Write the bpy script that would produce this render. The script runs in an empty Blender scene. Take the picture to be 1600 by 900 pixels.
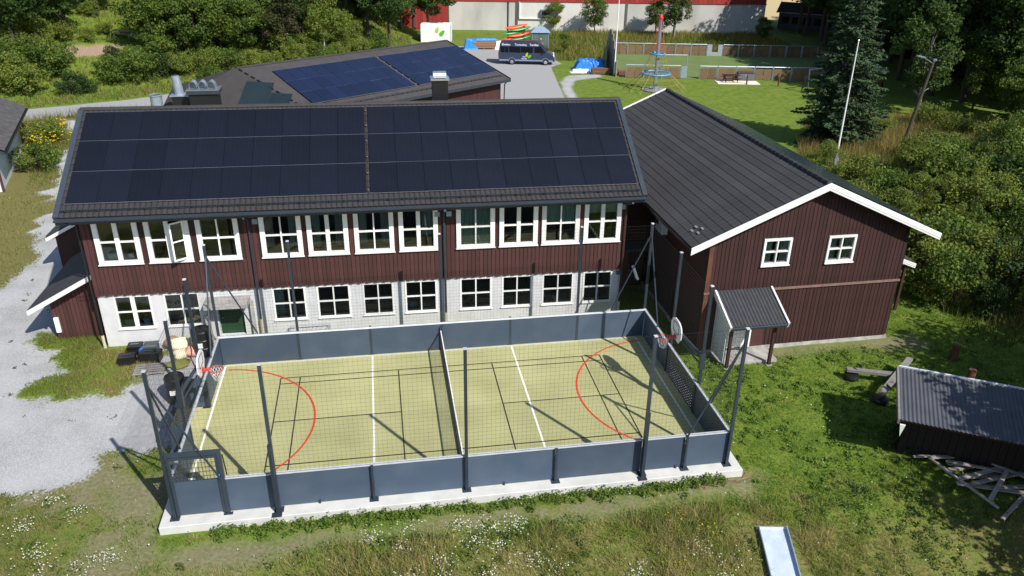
import bpy, math, random
import numpy as np
from mathutils import Vector, Matrix
R_ = math.radians
random.seed(7)
RNG = np.random.default_rng(7)
S = bpy.context.scene
COL = S.collection
# ------------------------------------------------------------------ camera
cd = bpy.data.cameras.new('camera'); cam = bpy.data.objects.new('camera', cd); COL.objects.link(cam)
YAW, PITCH, ROLL, FPX = 0.1730, 0.4470, 0.0160, 1237.1
fw = Vector((math.sin(YAW)*math.cos(PITCH), math.cos(YAW)*math.cos(PITCH), -math.sin(PITCH)))
rt = Vector((math.cos(YAW), -math.sin(YAW), 0)); up = rt.cross(fw)
r2 = rt*math.cos(ROLL)+up*math.sin(ROLL); u2 = -rt*math.sin(ROLL)+up*math.cos(ROLL)
M = Matrix((r2, u2, -fw)).transposed().to_4x4(); M.translation = (6.80, -20.274, 16.962)
cam.matrix_world = M
cd.sensor_width = 36; cd.lens = FPX/1600*36; cd.clip_start = .1; cd.clip_end = 2000
S.camera = cam
# ------------------------------------------------------------------ light
SUN = Vector((0.40, -0.61, 0.69)).normalized()          # towards the sun
w = bpy.data.worlds.new('World'); S.world = w; w.use_nodes = True
nt = w.node_tree; bg = nt.nodes['Background']
sky = nt.nodes.new('ShaderNodeTexSky'); sky.sky_type = 'NISHITA'; sky.sun_disc = False
sky.sun_elevation = math.asin(SUN.z); sky.sun_rotation = math.atan2(SUN.x, SUN.y)
sky.air_density = 1.0; sky.dust_density = .6; sky.ozone_density = 1.5
nt.links.new(sky.outputs[0], bg.inputs[0]); bg.inputs[1].default_value = 0.1
sl = bpy.data.lights.new('sun', 'SUN'); sl.energy = 4.5; sl.angle = R_(.55); sl.color = (1, .955, .88)
so = bpy.data.objects.new('sun', sl); COL.objects.link(so)
so.rotation_euler = (-SUN).to_track_quat('-Z', 'Y').to_euler(); so.location = (40, -60, 60)
vs = S.view_settings; vs.view_transform = 'Standard'; vs.look = 'None'; vs.gamma = 1; vs.exposure = 0.5
vs.use_curve_mapping = False
S.cycles.max_bounces = 6; S.cycles.transparent_max_bounces = 12

# ------------------------------------------------------------------ materials
def L(c):   # sRGB 0-255 -> linear
    return tuple((v/255/12.92 if v/255 <= .04045 else ((v/255+.055)/1.055)**2.4) for v in c)
MATS = {}
def mat(name, col, rough=.7, col2=None, scale=8, stretch=(1, 1, 1), bump=0, bscale=None, metal=0, spec=.4, detail=6, lo=.3, hi=.7,
        attr=False, trans=0, space='Object', coat=0, alpha=None):
    if name in MATS: return MATS[name]
    m = bpy.data.materials.new(name); m.use_nodes = True; MATS[name] = m
    n = m.node_tree.nodes; k = m.node_tree.links; b = n['Principled BSDF']
    b.inputs['Roughness'].default_value = rough; b.inputs['Metallic'].default_value = metal
    b.inputs['Specular IOR Level'].default_value = spec
    if coat: b.inputs['Coat Weight'].default_value = coat
    b.inputs['Base Color'].default_value = (*col, 1)
    last = None
    if col2 is not None or bump:
        tc = n.new('ShaderNodeTexCoord'); mp = n.new('ShaderNodeMapping'); mp.inputs['Scale'].default_value = stretch
        k.new(tc.outputs[space], mp.inputs[0])
        nz = n.new('ShaderNodeTexNoise'); nz.inputs['Scale'].default_value = scale; nz.inputs['Detail'].default_value = detail
        k.new(mp.outputs[0], nz.inputs[0])
    if col2 is not None:
        rp = n.new('ShaderNodeValToRGB'); rp.color_ramp.elements[0].color = (*col, 1); rp.color_ramp.elements[1].color = (*col2, 1)
        rp.color_ramp.elements[0].position = lo; rp.color_ramp.elements[1].position = hi
        k.new(nz.outputs[0], rp.inputs[0]); last = rp.outputs[0]
        # a little per-object variation
        oi = n.new('ShaderNodeObjectInfo'); hs = n.new('ShaderNodeHueSaturation')
        mr = n.new('ShaderNodeMapRange'); mr.inputs[3].default_value = .82; mr.inputs[4].default_value = 1.18
        k.new(oi.outputs['Random'], mr.inputs[0]); k.new(mr.outputs[0], hs.inputs['Value']); k.new(last, hs.inputs['Color'])
        last = hs.outputs[0]
    if attr:
        at = n.new('ShaderNodeAttribute'); at.attribute_name = 'Col'
        if last is None: last = at.outputs[0]
        else:
            mx = n.new('ShaderNodeMix'); mx.data_type = 'RGBA'; mx.blend_type = 'MULTIPLY'; mx.inputs[0].default_value = 1
            k.new(at.outputs[0], mx.inputs[6]); k.new(last, mx.inputs[7]); last = mx.outputs[2]
    if last is not None: k.new(last, b.inputs['Base Color'])
    if bump:
        bp = n.new('ShaderNodeBump'); bp.inputs['Strength'].default_value = bump; bp.inputs['Distance'].default_value = .02
        if bscale:
            n2 = n.new('ShaderNodeTexNoise'); n2.inputs['Scale'].default_value = bscale; n2.inputs['Detail'].default_value = 4
            k.new(mp.outputs[0], n2.inputs[0]); k.new(n2.outputs[0], bp.inputs['Height'])
        else: k.new(nz.outputs[0], bp.inputs['Height'])
        k.new(bp.outputs[0], b.inputs['Normal'])
    if trans:
        tr = n.new('ShaderNodeBsdfTranslucent'); ms = n.new('ShaderNodeMixShader'); ms.inputs[0].default_value = trans
        if last is not None: k.new(last, tr.inputs[0])
        else: tr.inputs[0].default_value = (*col, 1)
        k.new(b.outputs[0], ms.inputs[1]); k.new(tr.outputs[0], ms.inputs[2])
        k.new(ms.outputs[0], n['Material Output'].inputs[0])
    return m
def glass_mat(name, tint, refl=.12):
    m = bpy.data.materials.new(name); m.use_nodes = True; n = m.node_tree.nodes; k = m.node_tree.links
    n.remove(n['Principled BSDF'])
    t = n.new('ShaderNodeBsdfTransparent'); t.inputs[0].default_value = (*tint, 1)
    g = n.new('ShaderNodeBsdfGlossy'); g.inputs['Roughness'].default_value = .03
    f = n.new('ShaderNodeFresnel'); f.inputs[0].default_value = 1.5
    ad = n.new('ShaderNodeMath'); ad.operation = 'ADD'; ad.inputs[1].default_value = refl*.3
    k.new(f.outputs[0], ad.inputs[0])
    x = n.new('ShaderNodeMixShader'); k.new(ad.outputs[0], x.inputs[0]); k.new(t.outputs[0], x.inputs[1]); k.new(g.outputs[0], x.inputs[2])
    k.new(x.outputs[0], n['Material Output'].inputs[0]); MATS[name] = m; return m
BROWN = mat('brown_boards', (.074, .027, .024), .75, (.048, .018, .016), 3, (9, 9, .7), .15)
BROWN2 = mat('dark_brown_boards', (.046, .0165, .0150), .75, (.030, .011, .0100), 3, (9, 9, .7), .15)
BROWN3 = mat('weathered_corner_wood', (.16, .065, .035), .8, (.08, .03, .022), 4, (9, 9, .6), .15)
PLASTER = mat('white_plaster', (.67, .67, .68), .85, (.56, .56, .57), 2.2, (1, 1, 1), .12, 40)
WHITE = mat('white_paint', (.80, .80, .78), .45, (.72, .72, .70), 5, (1, 1, 1))
WHITEW = mat('worn_white_paint', (.74, .73, .70), .6, (.56, .54, .50), 5, (1, 1, 1), 0, None, 0, .4, 8, .5, .85)
TILE = mat('grey_roof_tile', (.036, .033, .034), .6, (.026, .024, .025), 2.5, (1, 1, 1), .2, 60)
TILEB = mat('charcoal_roof_tile', (.047, .045, .048), .85, (.036, .035, .037), .7, (1, 1, 1), .15, 50)
FELT = mat('brown_grey_roof_felt', (.056, .050, .050), .85, (.042, .037, .039), 1.5, (1, 1, 1), .2, 60)
FELTD = mat('black_roof_felt', (.040, .040, .044), .8, (.028, .028, .031), 2, (1, 1, 1), .2, 60)
SLATE = mat('slate_blue_steel', (.048, .071, .110), .5, (.066, .090, .128), .9, detail=12, lo=.42, hi=.72)
DSTEEL = mat('dark_steel', (.030, .042, .058), .4, (.024, .033, .046), 2)
GUTTER = mat('gutter_steel', (.040, .052, .070), .4, (.032, .042, .056), 3)
BLACK = mat('black_plastic', (.012, .012, .013), .4)
RAIL = mat('pale_rail', (.55, .58, .62), .4, (.45, .48, .52), 3)
ALU = mat('aluminium', (.62, .64, .66), .32, (.5, .52, .55), 6, metal=.85)
GALV = mat('galvanised_steel', (.40, .46, .54), .38, (.32, .37, .44), 5, metal=.6)
PANEL = mat('solar_cell', (.0070, .0088, .0170), .33, (.0060, .0062, .0100), .6, (1, 1, 1), spec=.45)
PANELC = mat('blue_solar_cell', (.007, .012, .040), .25, (.005, .009, .032), .6, (1, 1, 1), spec=.5)
PANELH = mat('old_solar_cell', (.018, .030, .036), .25, (.014, .024, .030), .9, (1, 1, 1), spec=.5)
def cellgrid(m, w_, h_, col, f):
    n = m.node_tree.nodes; k = m.node_tree.links; b = n['Principled BSDF']; src = b.inputs['Base Color'].links[0].from_socket
    tc = n.new('ShaderNodeTexCoord'); br = n.new('ShaderNodeTexBrick'); br.offset = 0; br.inputs['Scale'].default_value = 1; br.inputs['Mortar Size'].default_value = .006
    br.inputs['Brick Width'].default_value = w_; br.inputs['Row Height'].default_value = h_; k.new(tc.outputs['Object'], br.inputs[0])
    x = n.new('ShaderNodeMix'); x.data_type = 'RGBA'; ma = n.new('ShaderNodeMath'); ma.operation = 'MULTIPLY'; ma.inputs[1].default_value = f
    k.new(br.outputs['Fac'], ma.inputs[0]); k.new(ma.outputs[0], x.inputs[0]); k.new(src, x.inputs[6]); x.inputs[7].default_value = (*col, 1); k.new(x.outputs[2], b.inputs['Base Color'])
    nz = n.new('ShaderNodeTexNoise'); nz.inputs['Scale'].default_value = 1.3; nz.inputs['Detail'].default_value = 5; k.new(tc.outputs['Object'], nz.inputs[0])
    mr = n.new('ShaderNodeMapRange'); mr.inputs[3].default_value = .18; mr.inputs[4].default_value = .42; k.new(nz.outputs[0], mr.inputs[0]); k.new(mr.outputs[0], b.inputs['Roughness'])
for m_ in (PANEL, PANELC): cellgrid(m_, .19, .105, (.03, .034, .045), .16)
CONC = mat('pale_concrete', (.62, .62, .60), .85, (.50, .50, .48), 1.6, (1, 1, 1), .2, 50)
CONCD = mat('old_concrete', (.40, .39, .37), .9, (.22, .21, .20), 2.5, (1, 1, 1), .3, 30)
TURF = mat('court_turf', (.390, .380, .185), .95, (.310, .302, .138), .45, (1, 1, 1), .3, 220, detail=14, lo=.36, hi=.68)
LWHITE = mat('line_white', (.78, .78, .74), .8, (.66, .66, .60), 6)
LBLACK = mat('line_black', (.022, .022, .016), .8, (.035, .033, .02), 6)
LRED = mat('line_red', (.62, .045, .02), .8, (.5, .04, .02), 6)
NETM = mat('net_cord', (.016, .019, .018), .8)
GLASS = glass_mat('window_glass', (.72, .80, .78))
ROOM = mat('room_interior', (.10, .085, .07), .9, (.06, .05, .04), 1.5)
CURT = mat('grey_curtain', (.30, .31, .30), .9, (.22, .23, .22), 3, (12, 1, .4))
BLIND = mat('pale_green_blind', (.40, .50, .45), .8, (.36, .46, .41), 3)
GREEN = mat('green_door_paint', (.018, .065, .028), .5, (.014, .05, .022), 3)
RED = mat('red_cladding', (.33, .035, .028), .65, (.27, .028, .022), .6, (6, 6, .3), .1)
CONCW = mat('stained_concrete_wall', (.56, .55, .52), .85, (.38, .37, .35), .35, (1, 1, .35), .1, 20, lo=.35, hi=.75)
TIMBER = mat('raw_timber', (.30, .17, .10), .8, (.20, .11, .065), 3, (1, 8, 8), .2)
GREYW = mat('grey_weathered_timber', (.27, .26, .25), .85, (.15, .14, .135), 4, (1, 9, 9), .25)
BRPLANK = mat('brown_fence_timber', (.20, .135, .075), .85, (.14, .085, .048), 2, (1, 1, 8), .2)
BARK = mat('bark', (.085, .065, .05), .9, (.045, .035, .028), 6, (6, 6, 1), .5)
BIRCHB = mat('pale_bark', (.33, .31, .28), .85, (.10, .09, .08), 7, (1, 1, 3), .3, lo=.45, hi=.7)
LEAF = mat('leaf', (.06, .11, .02), .6, attr=True, trans=.42, spec=.3)
NEEDLE = mat('needle', (.03, .06, .03), .7, attr=True, trans=.12, spec=.2)
GRASS = mat('grass_blade', (.08, .14, .02), .7, attr=True, trans=.5, spec=.2)
def plain(name, srgb, rough=.5, **k):
    c = L(srgb); return mat(name, c, rough, tuple(v*.82 for v in c), 4, **k)

# ------------------------------------------------------------------ mesh helpers
class MB:
    def __init__(s): s.v = []; s.f = []
    def poly(s, pts):
        i = len(s.v); s.v += [tuple(p) for p in pts]; s.f.append(tuple(range(i, i+len(pts)))); return s
    def box(s, x0, x1, y0, y1, z0, z1):
        i = len(s.v)
        s.v += [(x0, y0, z0), (x1, y0, z0), (x1, y1, z0), (x0, y1, z0), (x0, y0, z1), (x1, y0, z1), (x1, y1, z1), (x0, y1, z1)]
        s.f += [tuple(i+a for a in q) for q in ((0, 3, 2, 1), (4, 5, 6, 7), (0, 1, 5, 4), (1, 2, 6, 5), (2, 3, 7, 6), (3, 0, 4, 7))]
        return s
    def bar(s, a, b, w, h, upv=(0, 0, 1)):
        a = Vector(a); b = Vector(b); d = (b-a).normalized(); u = Vector(upv)
        if abs(d.dot(u)) > .98: u = Vector((0, 1, 0))
        x = d.cross(u).normalized(); y = x.cross(d).normalized(); i = len(s.v)
        for p in (a, b):
            for sx, sy in ((-1, -1), (1, -1), (1, 1), (-1, 1)): s.v.append(tuple(p+x*sx*w/2+y*sy*h/2))
        s.f += [tuple(i+q for q in t) for t in ((0, 1, 2, 3), (7, 6, 5, 4), (0, 4, 5, 1), (1, 5, 6, 2), (2, 6, 7, 3), (3, 7, 4, 0))]
        return s
    def tube(s, a, b, r0, r1=None, n=8, cap=True):
        r1 = r0 if r1 is None else r1
        a = Vector(a); b = Vector(b); d = (b-a).normalized(); u = Vector((0, 0, 1)) if abs(d.z) < .95 else Vector((1, 0, 0))
        x = d.cross(u).normalized(); y = x.cross(d).normalized(); i = len(s.v)
        for p, r in ((a, r0), (b, r1)):
            for k in range(n): t = 2*math.pi*k/n; s.v.append(tuple(p+x*r*math.cos(t)+y*r*math.sin(t)))
        for k in range(n): s.f.append((i+k, i+(k+1) % n, i+n+(k+1) % n, i+n+k))
        if cap: s.f.append(tuple(i+k for k in range(n-1, -1, -1))); s.f.append(tuple(i+n+k for k in range(n)))
        return s
    def path(s, pts, r, n=6):
        for a, b in zip(pts, pts[1:]):
            if (Vector(a)-Vector(b)).length > 1e-5: s.tube(a, b, r, r, n)
        return s
    def lathe(s, prof, c=(0, 0, 0), n=16):
        i = len(s.v)
        for r, z in prof:
            for k in range(n): t = 2*math.pi*k/n; s.v.append((c[0]+r*math.cos(t), c[1]+r*math.sin(t), c[2]+z))
        for j in range(len(prof)-1):
            for k in range(n): s.f.append((i+j*n+k, i+j*n+(k+1) % n, i+(j+1)*n+(k+1) % n, i+(j+1)*n+k))
        s.f.append(tuple(i+k for k in range(n-1, -1, -1))); s.f.append(tuple(i+(len(prof)-1)*n+k for k in range(n)))
        return s
    def prism(s, pts, off):          # polygon extruded by a vector
        o = Vector(off); n = len(pts); i = len(s.v)
        s.v += [tuple(p) for p in pts]+[tuple(Vector(p)+o) for p in pts]
        s.f.append(tuple(range(i+n-1, i-1, -1))); s.f.append(tuple(range(i+n, i+2*n)))
        for k in range(n): s.f.append((i+k, i+(k+1) % n, i+n+(k+1) % n, i+n+k))
        return s
    def xf(s, m, start=0):
        s.v[start:] = [tuple(m @ Vector(v)) for v in s.v[start:]]; return s
    def mesh(s, name, m, smooth=False):
        me = bpy.data.meshes.new(name); me.from_pydata(s.v, [], s.f)
        if smooth:
            for p_ in me.polygons: p_.use_smooth = True
        me.materials.append(m); return me
    def build(s, name, m, parent=None, smooth=False, kind=None, bevel=0):
        import bmesh
        me = s.mesh(name, m, smooth)
        bm = bmesh.new(); bm.from_mesh(me); bmesh.ops.recalc_face_normals(bm, faces=bm.faces)
        if bevel: bmesh.ops.bevel(bm, geom=bm.edges[:], offset=bevel, segments=1, affect='EDGES')
        bm.to_mesh(me); bm.free()
        return link(name, me, parent, kind)
def link(name, me, parent=None, kind=None):
    o = bpy.data.objects.new(name, me); COL.objects.link(o)
    if parent is not None: o.parent = parent
    if kind: o['kind'] = kind
    return o
def tag(o, label, cat, group=None):
    o['label'] = label; o['category'] = cat
    if group: o['group'] = group
    return o
def thing(name, label, cat, loc=(0, 0, 0), rz=0, group=None):
    o = bpy.data.objects.new(name, None); COL.objects.link(o); o.location = loc; o.rotation_euler = (0, 0, rz); o.empty_display_size = .2
    return tag(o, label, cat, group)
def npmesh(name, V, F, m, col=None, smooth=False):
    V = np.asarray(V, np.float32); F = np.asarray(F, np.int32); k = F.shape[1]
    me = bpy.data.meshes.new(name); me.vertices.add(len(V)); me.vertices.foreach_set('co', V.ravel())
    me.loops.add(F.size); me.loops.foreach_set('vertex_index', F.ravel())
    me.polygons.add(len(F)); me.polygons.foreach_set('loop_start', np.arange(0, F.size, k, dtype=np.int32))
    me.polygons.foreach_set('use_smooth', np.full(len(F), bool(smooth)))
    if col is not None:
        a = me.attributes.new('Col', 'FLOAT_COLOR', 'POINT'); c4 = np.ones((len(V), 4), np.float32); c4[:, :3] = col; a.data.foreach_set('color', c4.ravel())
    me.materials.append(m); me.update(calc_edges=True); me.validate()
    if not smooth: me.shade_flat()
    return me
def sm(a, b, x):
    t = np.clip((np.asarray(x, float)-a)/(b-a), 0, 1); return t*t*(3-2*t)
def vnoise(x, y, s, seed=0):
    x = np.asarray(x, float)/s; y = np.asarray(y, float)/s
    xi = np.floor(x).astype(int); yi = np.floor(y).astype(int); fx = x-xi; fy = y-yi; fx = fx*fx*(3-2*fx); fy = fy*fy*(3-2*fy)
    def h(a, b):
        n = (a*374761393+b*668265263+seed*982451653) & 0x7fffffff; n = ((n ^ (n >> 13))*1274126177) & 0x7fffffff
        return ((n ^ (n >> 16)) & 0xffff)/65535.
    return (h(xi, yi)*(1-fx)+h(xi+1, yi)*fx)*(1-fy)+(h(xi, yi+1)*(1-fx)+h(xi+1, yi+1)*fx)*fy
def fbm(x, y, s, seed=0): return (vnoise(x, y, s, seed)*.5+vnoise(x, y, s/2.1, seed+1)*.28+vnoise(x, y, s/4.3, seed+2)*.22)

# ------------------------------------------------------------------ terrain
def HB(x, y):
    x = np.asarray(x, float); y = np.asarray(y, float); z = -0.22+0*x
    d = np.clip(-2.0-y, 0, None); z = z-0.34*np.minimum(d*d/(d+1.0), 12)
    d = -.515*(x+22)+.857*(y-62.5); dd = np.clip(d, 0, 45); z = z+.30*(dd*dd/(dd+4))*(1-sm(2, 15, x))
    return z+.07*np.clip(x-33, 0, 30)*sm(44, 30, y)
def inpoly(x, y, P):
    c = np.zeros(np.shape(x), bool); n = len(P)
    for i in range(n):
        (x0, y0), (x1, y1) = P[i], P[(i+1) % n]
        if y0 == y1: continue
        c ^= ((y0 > y) != (y1 > y)) & (x < (x1-x0)*(y-y0)/(y1-y0)+x0)
    return c
def sdist(x, y, P):
    d = np.full(np.shape(x), 1e9)
    for i in range(len(P)):
        (x0, y0), (x1, y1) = P[i], P[(i+1) % len(P)]; dx, dy = x1-x0, y1-y0
        t = np.clip(((x-x0)*dx+(y-y0)*dy)/(dx*dx+dy*dy+1e-9), 0, 1); d = np.minimum(d, np.hypot(x-x0-t*dx, y-y0-t*dy))
    return np.where(inpoly(x, y, P), d, -d)
GRAVEL = [(-5.6, 1.6), (-4.6, 1.9), (-3.8, 2.4), (-3.1, 4.0), (-2.2, 4.4), (-1.2, 3.9), (-.4, 3.4), (-.4, 9.5), (-.4, 11.0), (-1.6, 12.3), (-5.6, 12.4), (-7.5, 12.6), (-8.0, 16.7), (-7.6, 23.0),
          (-9, 29.5), (-16.0, 53.0), (-19.9, 53.6), (-17.3, 45.6), (-16.4, 39.6), (-15.2, 34.3), (-13.0, 30.1), (-13.3, 27.6), (-11.6, 22.4), (-11.6, 18.9), (-13, 17.2), (-34.6, 17.8), (-30.1, -1.0), (-9, .2)]
ISLAND = [(-8.4, 13.2), (-7.3, 12.4), (-5.8, 12.7), (-4.0, 12.4), (-2.9, 10.4), (-3.2, 8.8), (-4.2, 7.8), (-5.4, 7.6), (-7.0, 8.0), (-7.1, 8.6), (-5.9, 9.6), (-6.7, 10.4), (-7.9, 11.9)]
ROAD = [(25.7, 30), (25.4, 56.6), (26.9, 68.3), (27.8, 75.0), (29.6, 77.4), (29, 84), (23.8, 90.5), (17.1, 92.3), (6, 78), (-6, 69), (-16.9, 61.4), (-25.4, 57.9), (-50, 49), (-52, 43), (-27, 51.5),
        (-16.5, 57.0), (-4, 60), (6, 62), (10, 50), (19, 30)]
STRIP = [(25.4, 50), (25.6, 57), (26.9, 66), (28.6, 69.6), (32.6, 70.2), (32.4, 68.6), (28.8, 67), (27.4, 63), (26.8, 57), (26.4, 50)]
DIRT = [(-2.6, 2.4), (-1.2, 2.2), (-.5, .8), (-.3, -.95), (2.4, -1.05), (6.7, -1.15), (13, -1.15), (16, -.66), (18.1, -.4), (18.7, -.5), (18.0, -1.3), (14.5, -1.42), (9, -1.45), (6.5, -1.6), (4.4, -1.9), (2.2, -2.1), (.2, -2.2), (-1.0, -2.0), (-1.2, -.6), (-1.9, .8)]
HALLEDGE = [(21.5, 7.3), (30, 7.6), (30.3, 6.6), (28.4, 6.5), (26.5, 7.0), (21.5, 6.7)]
PITCH0, PA = Vector((34.56, 67.9, 0)), R_(-10.6)
STRAW = [(70, 118), (160, 105), (200, 330), (80, 330)]
PINK = [(-27.2, 72.0), (-23.4, 73.2), (-21.2, 74.6), (-21.6, 77.0), (-25, 76.2), (-27.6, 74.4)]
def axis(segs):
    out = []
    for a, b, st in segs: out += list(np.arange(a, b-1e-6, st))
    return np.array(out+[segs[-1][1]])
gx = axis([(-330, -60, 15), (-60, -30, 1.5), (-30, -12, .5), (-12, 34, .2), (34, 70, .6), (70, 100, 3), (100, 400, 15)])
gy = axis([(-60, -12, 3), (-12, -8, .5), (-8, 15, .2), (15, 45, .5), (45, 100, .5), (100, 130, 2), (130, 460, 15)])
GX, GY = np.meshgrid(gx, gy)
nA = fbm(GX, GY, 2.2, 3)-.5; nB = fbm(GX, GY, .9, 9)-.5
gravel = np.minimum(sdist(GX, GY, GRAVEL)+nA*1.9+nB*1.7, -(sdist(GX, GY, ISLAND)+nA*1.6+nB*1.5))
gravel = np.maximum(gravel, sdist(GX, GY, STRIP)+nB*.5)
road = sdist(GX, GY, ROAD)+nB*.12
dirt = np.maximum(sdist(GX, GY, DIRT)+nA*1.1+nB*.8, sdist(GX, GY, HALLEDGE)+nB*.5)
blot = (fbm(GX, GY, 1.7, 63)-.60)*4-2.5*sm(-.6, .4, GX)-3*sm(4.5, 5.5, GY)-3*sm(-9, -11, GX)
dirt = np.maximum(dirt, np.maximum(blot, -2))
pink = sdist(GX, GY, PINK)+nA*2
straw = sdist(GX, GY, STRAW)
bump = (fbm(GX, GY, 1.3, 21)-.5)*.10*sm(0, .4, -gravel)*sm(0, .4, -road)+(fbm(GX, GY, .8, 5)-.5)*.025
inner = (GX > -.7) & (GX < 18.7) & (GY > -.7) & (GY < 9.9)
GZ = HB(GX, GY)+np.where(inner, -.06, bump)
GZ = np.where(road > 0, HB(GX, GY)+.0, GZ)
GZ = GZ+np.where(np.hypot((GX-16.8)/1.6, (GY+.95)/.5) < 1, .12*(1-np.hypot((GX-16.8)/1.6, (GY+.95)/.5)), 0)
def surf():
    m = bpy.data.materials.new('ground_cover'); m.use_nodes = True; n = m.node_tree.nodes; k = m.node_tree.links; b = n['Principled BSDF']
    b.inputs['Roughness'].default_value = .95; b.inputs['Specular IOR Level'].default_value = .15
    tc = n.new('ShaderNodeTexCoord')
    def noise(s, d=6):
        z = n.new('ShaderNodeTexNoise'); z.inputs['Scale'].default_value = s; z.inputs['Detail'].default_value = d; k.new(tc.outputs['Object'], z.inputs[0]); return z.outputs[0]
    def ramp(src, stops):
        r = n.new('ShaderNodeValToRGB'); e = r.color_ramp.elements
        while len(e) < len(stops): e.new(.5)
        for el, (p_, c) in zip(e, stops): el.position = p_; el.color = (*c, 1)
        k.new(src, r.inputs[0]); return r.outputs[0]
    def mix(f, a, c):
        x = n.new('ShaderNodeMix'); x.data_type = 'RGBA'; k.new(f, x.inputs[0]); k.new(a, x.inputs[6]); k.new(c, x.inputs[7]); return x.outputs[2]
    def mask(name, nz, amt=.5, w_=.12):
        a = n.new('ShaderNodeAttribute'); a.attribute_name = name
        s = n.new('ShaderNodeMath'); s.operation = 'MULTIPLY_ADD'; k.new(nz, s.inputs[0]); s.inputs[1].default_value = amt; k.new(a.outputs['Fac'], s.inputs[2])
        r = n.new('ShaderNodeMapRange'); r.inputs[1].default_value = amt*.5-w_; r.inputs[2].default_value = amt*.5+w_; k.new(s.outputs[0], r.inputs[0]); return r.outputs[0]
    n2, n3, n4, n5 = noise(2.2), noise(9, 8), noise(30, 4), noise(.55, 8)
    gr = ramp(n2, [(.28, (.080, .130, .018)), (.5, (.120, .175, .024)), (.72, (.165, .200, .036))])
    ol = ramp(n3, [(.3, (.105, .105, .030)), (.7, (.19, .165, .065))])
    dm = n.new('ShaderNodeAttribute'); dm.attribute_name = 'dry'
    ad = n.new('ShaderNodeMath'); ad.operation = 'MULTIPLY_ADD'; k.new(n2, ad.inputs[0]); ad.inputs[1].default_value = .9; k.new(dm.outputs['Fac'], ad.inputs[2])
    mr = n.new('ShaderNodeMapRange'); mr.inputs[1].default_value = .55; mr.inputs[2].default_value = .95; k.new(ad.outputs[0], mr.inputs[0])
    base = mix(mr.outputs[0], gr, ol)
    base = mix(mask('pink', n3, .8, .4), base, ramp(n3, [(.3, (.22, .15, .10)), (.7, (.34, .25, .19))]))
    base = mix(mask('dirt', n3, 1.2, .45), base, ramp(n3, [(.3, (.125, .125, .055)), (.7, (.220, .200, .120))]))
    base = mix(mask('straw', n3, 2, 2), base, ramp(n3, [(.3, (.42, .33, .17)), (.7, (.5, .40, .22))]))
    grv = mix(n4, ramp(n5, [(.32, (.25, .25, .25)), (.5, (.355, .355, .36)), (.68, (.42, .42, .425))]), ramp(n4, [(.35, (.19, .19, .195)), (.65, (.51, .51, .515))]))
    base = mix(mask('gravel', n3, 1.5, .16), base, grv)
    base = mix(mask('road', n3, .12, .05), base, ramp(n3, [(.3, (.27, .27, .275)), (.7, (.34, .34, .345))]))
    k.new(base, b.inputs['Base Color'])
    bp = n.new('ShaderNodeBump'); bp.inputs['Strength'].default_value = .5; bp.inputs['Distance'].default_value = .03; k.new(n4, bp.inputs['Height']); k.new(bp.outputs[0], b.inputs['Normal'])
    return m
GROUNDM = surf()
dryness = np.clip(.5*sm(-1.0, -3.5, GY)+.35*sm(4, -3, GX)*sm(9, 1, GY)+.65*sm(-8, -11, GX)*sm(14, 18, GY)*sm(62, 54, GY)+(fbm(GX, GY, 6, 44)-.5)*.7-.35*sm(18, 20, GX)*sm(-4, -1, GY)*sm(80, 70, GY), -.6, .8)
idx = np.arange(GX.size).reshape(GX.shape)
quads = np.stack([idx[:-1, :-1], idx[:-1, 1:], idx[1:, 1:], idx[1:, :-1]], -1).reshape(-1, 4)
VV = np.stack([GX, GY, GZ], -1).reshape(-1, 3)
fa = lambda a: a.ravel()[quads].mean(1)
isr = fa(road) > 0; isg = (fa(gravel) > 0) & ~isr
for nm, sel in (('ground', ~(isr | isg)), ('gravel_yard', isg), ('road', isr)):
    q = quads[sel]; us, inv = np.unique(q, return_inverse=True)
    me = npmesh(nm, VV[us], inv.reshape(-1, 4), GROUNDM, smooth=True)
    for an, arr in (('gravel', gravel), ('road', road), ('dirt', dirt), ('dry', dryness), ('pink', pink), ('straw', straw)):
        a = me.attributes.new(an, 'FLOAT', 'POINT'); a.data.foreach_set('value', np.clip(arr, -3, 3).ravel()[us].astype(np.float32))
    link(nm, me, None, 'structure')
def hz(x, y): return float(HB(x, y))

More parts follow.
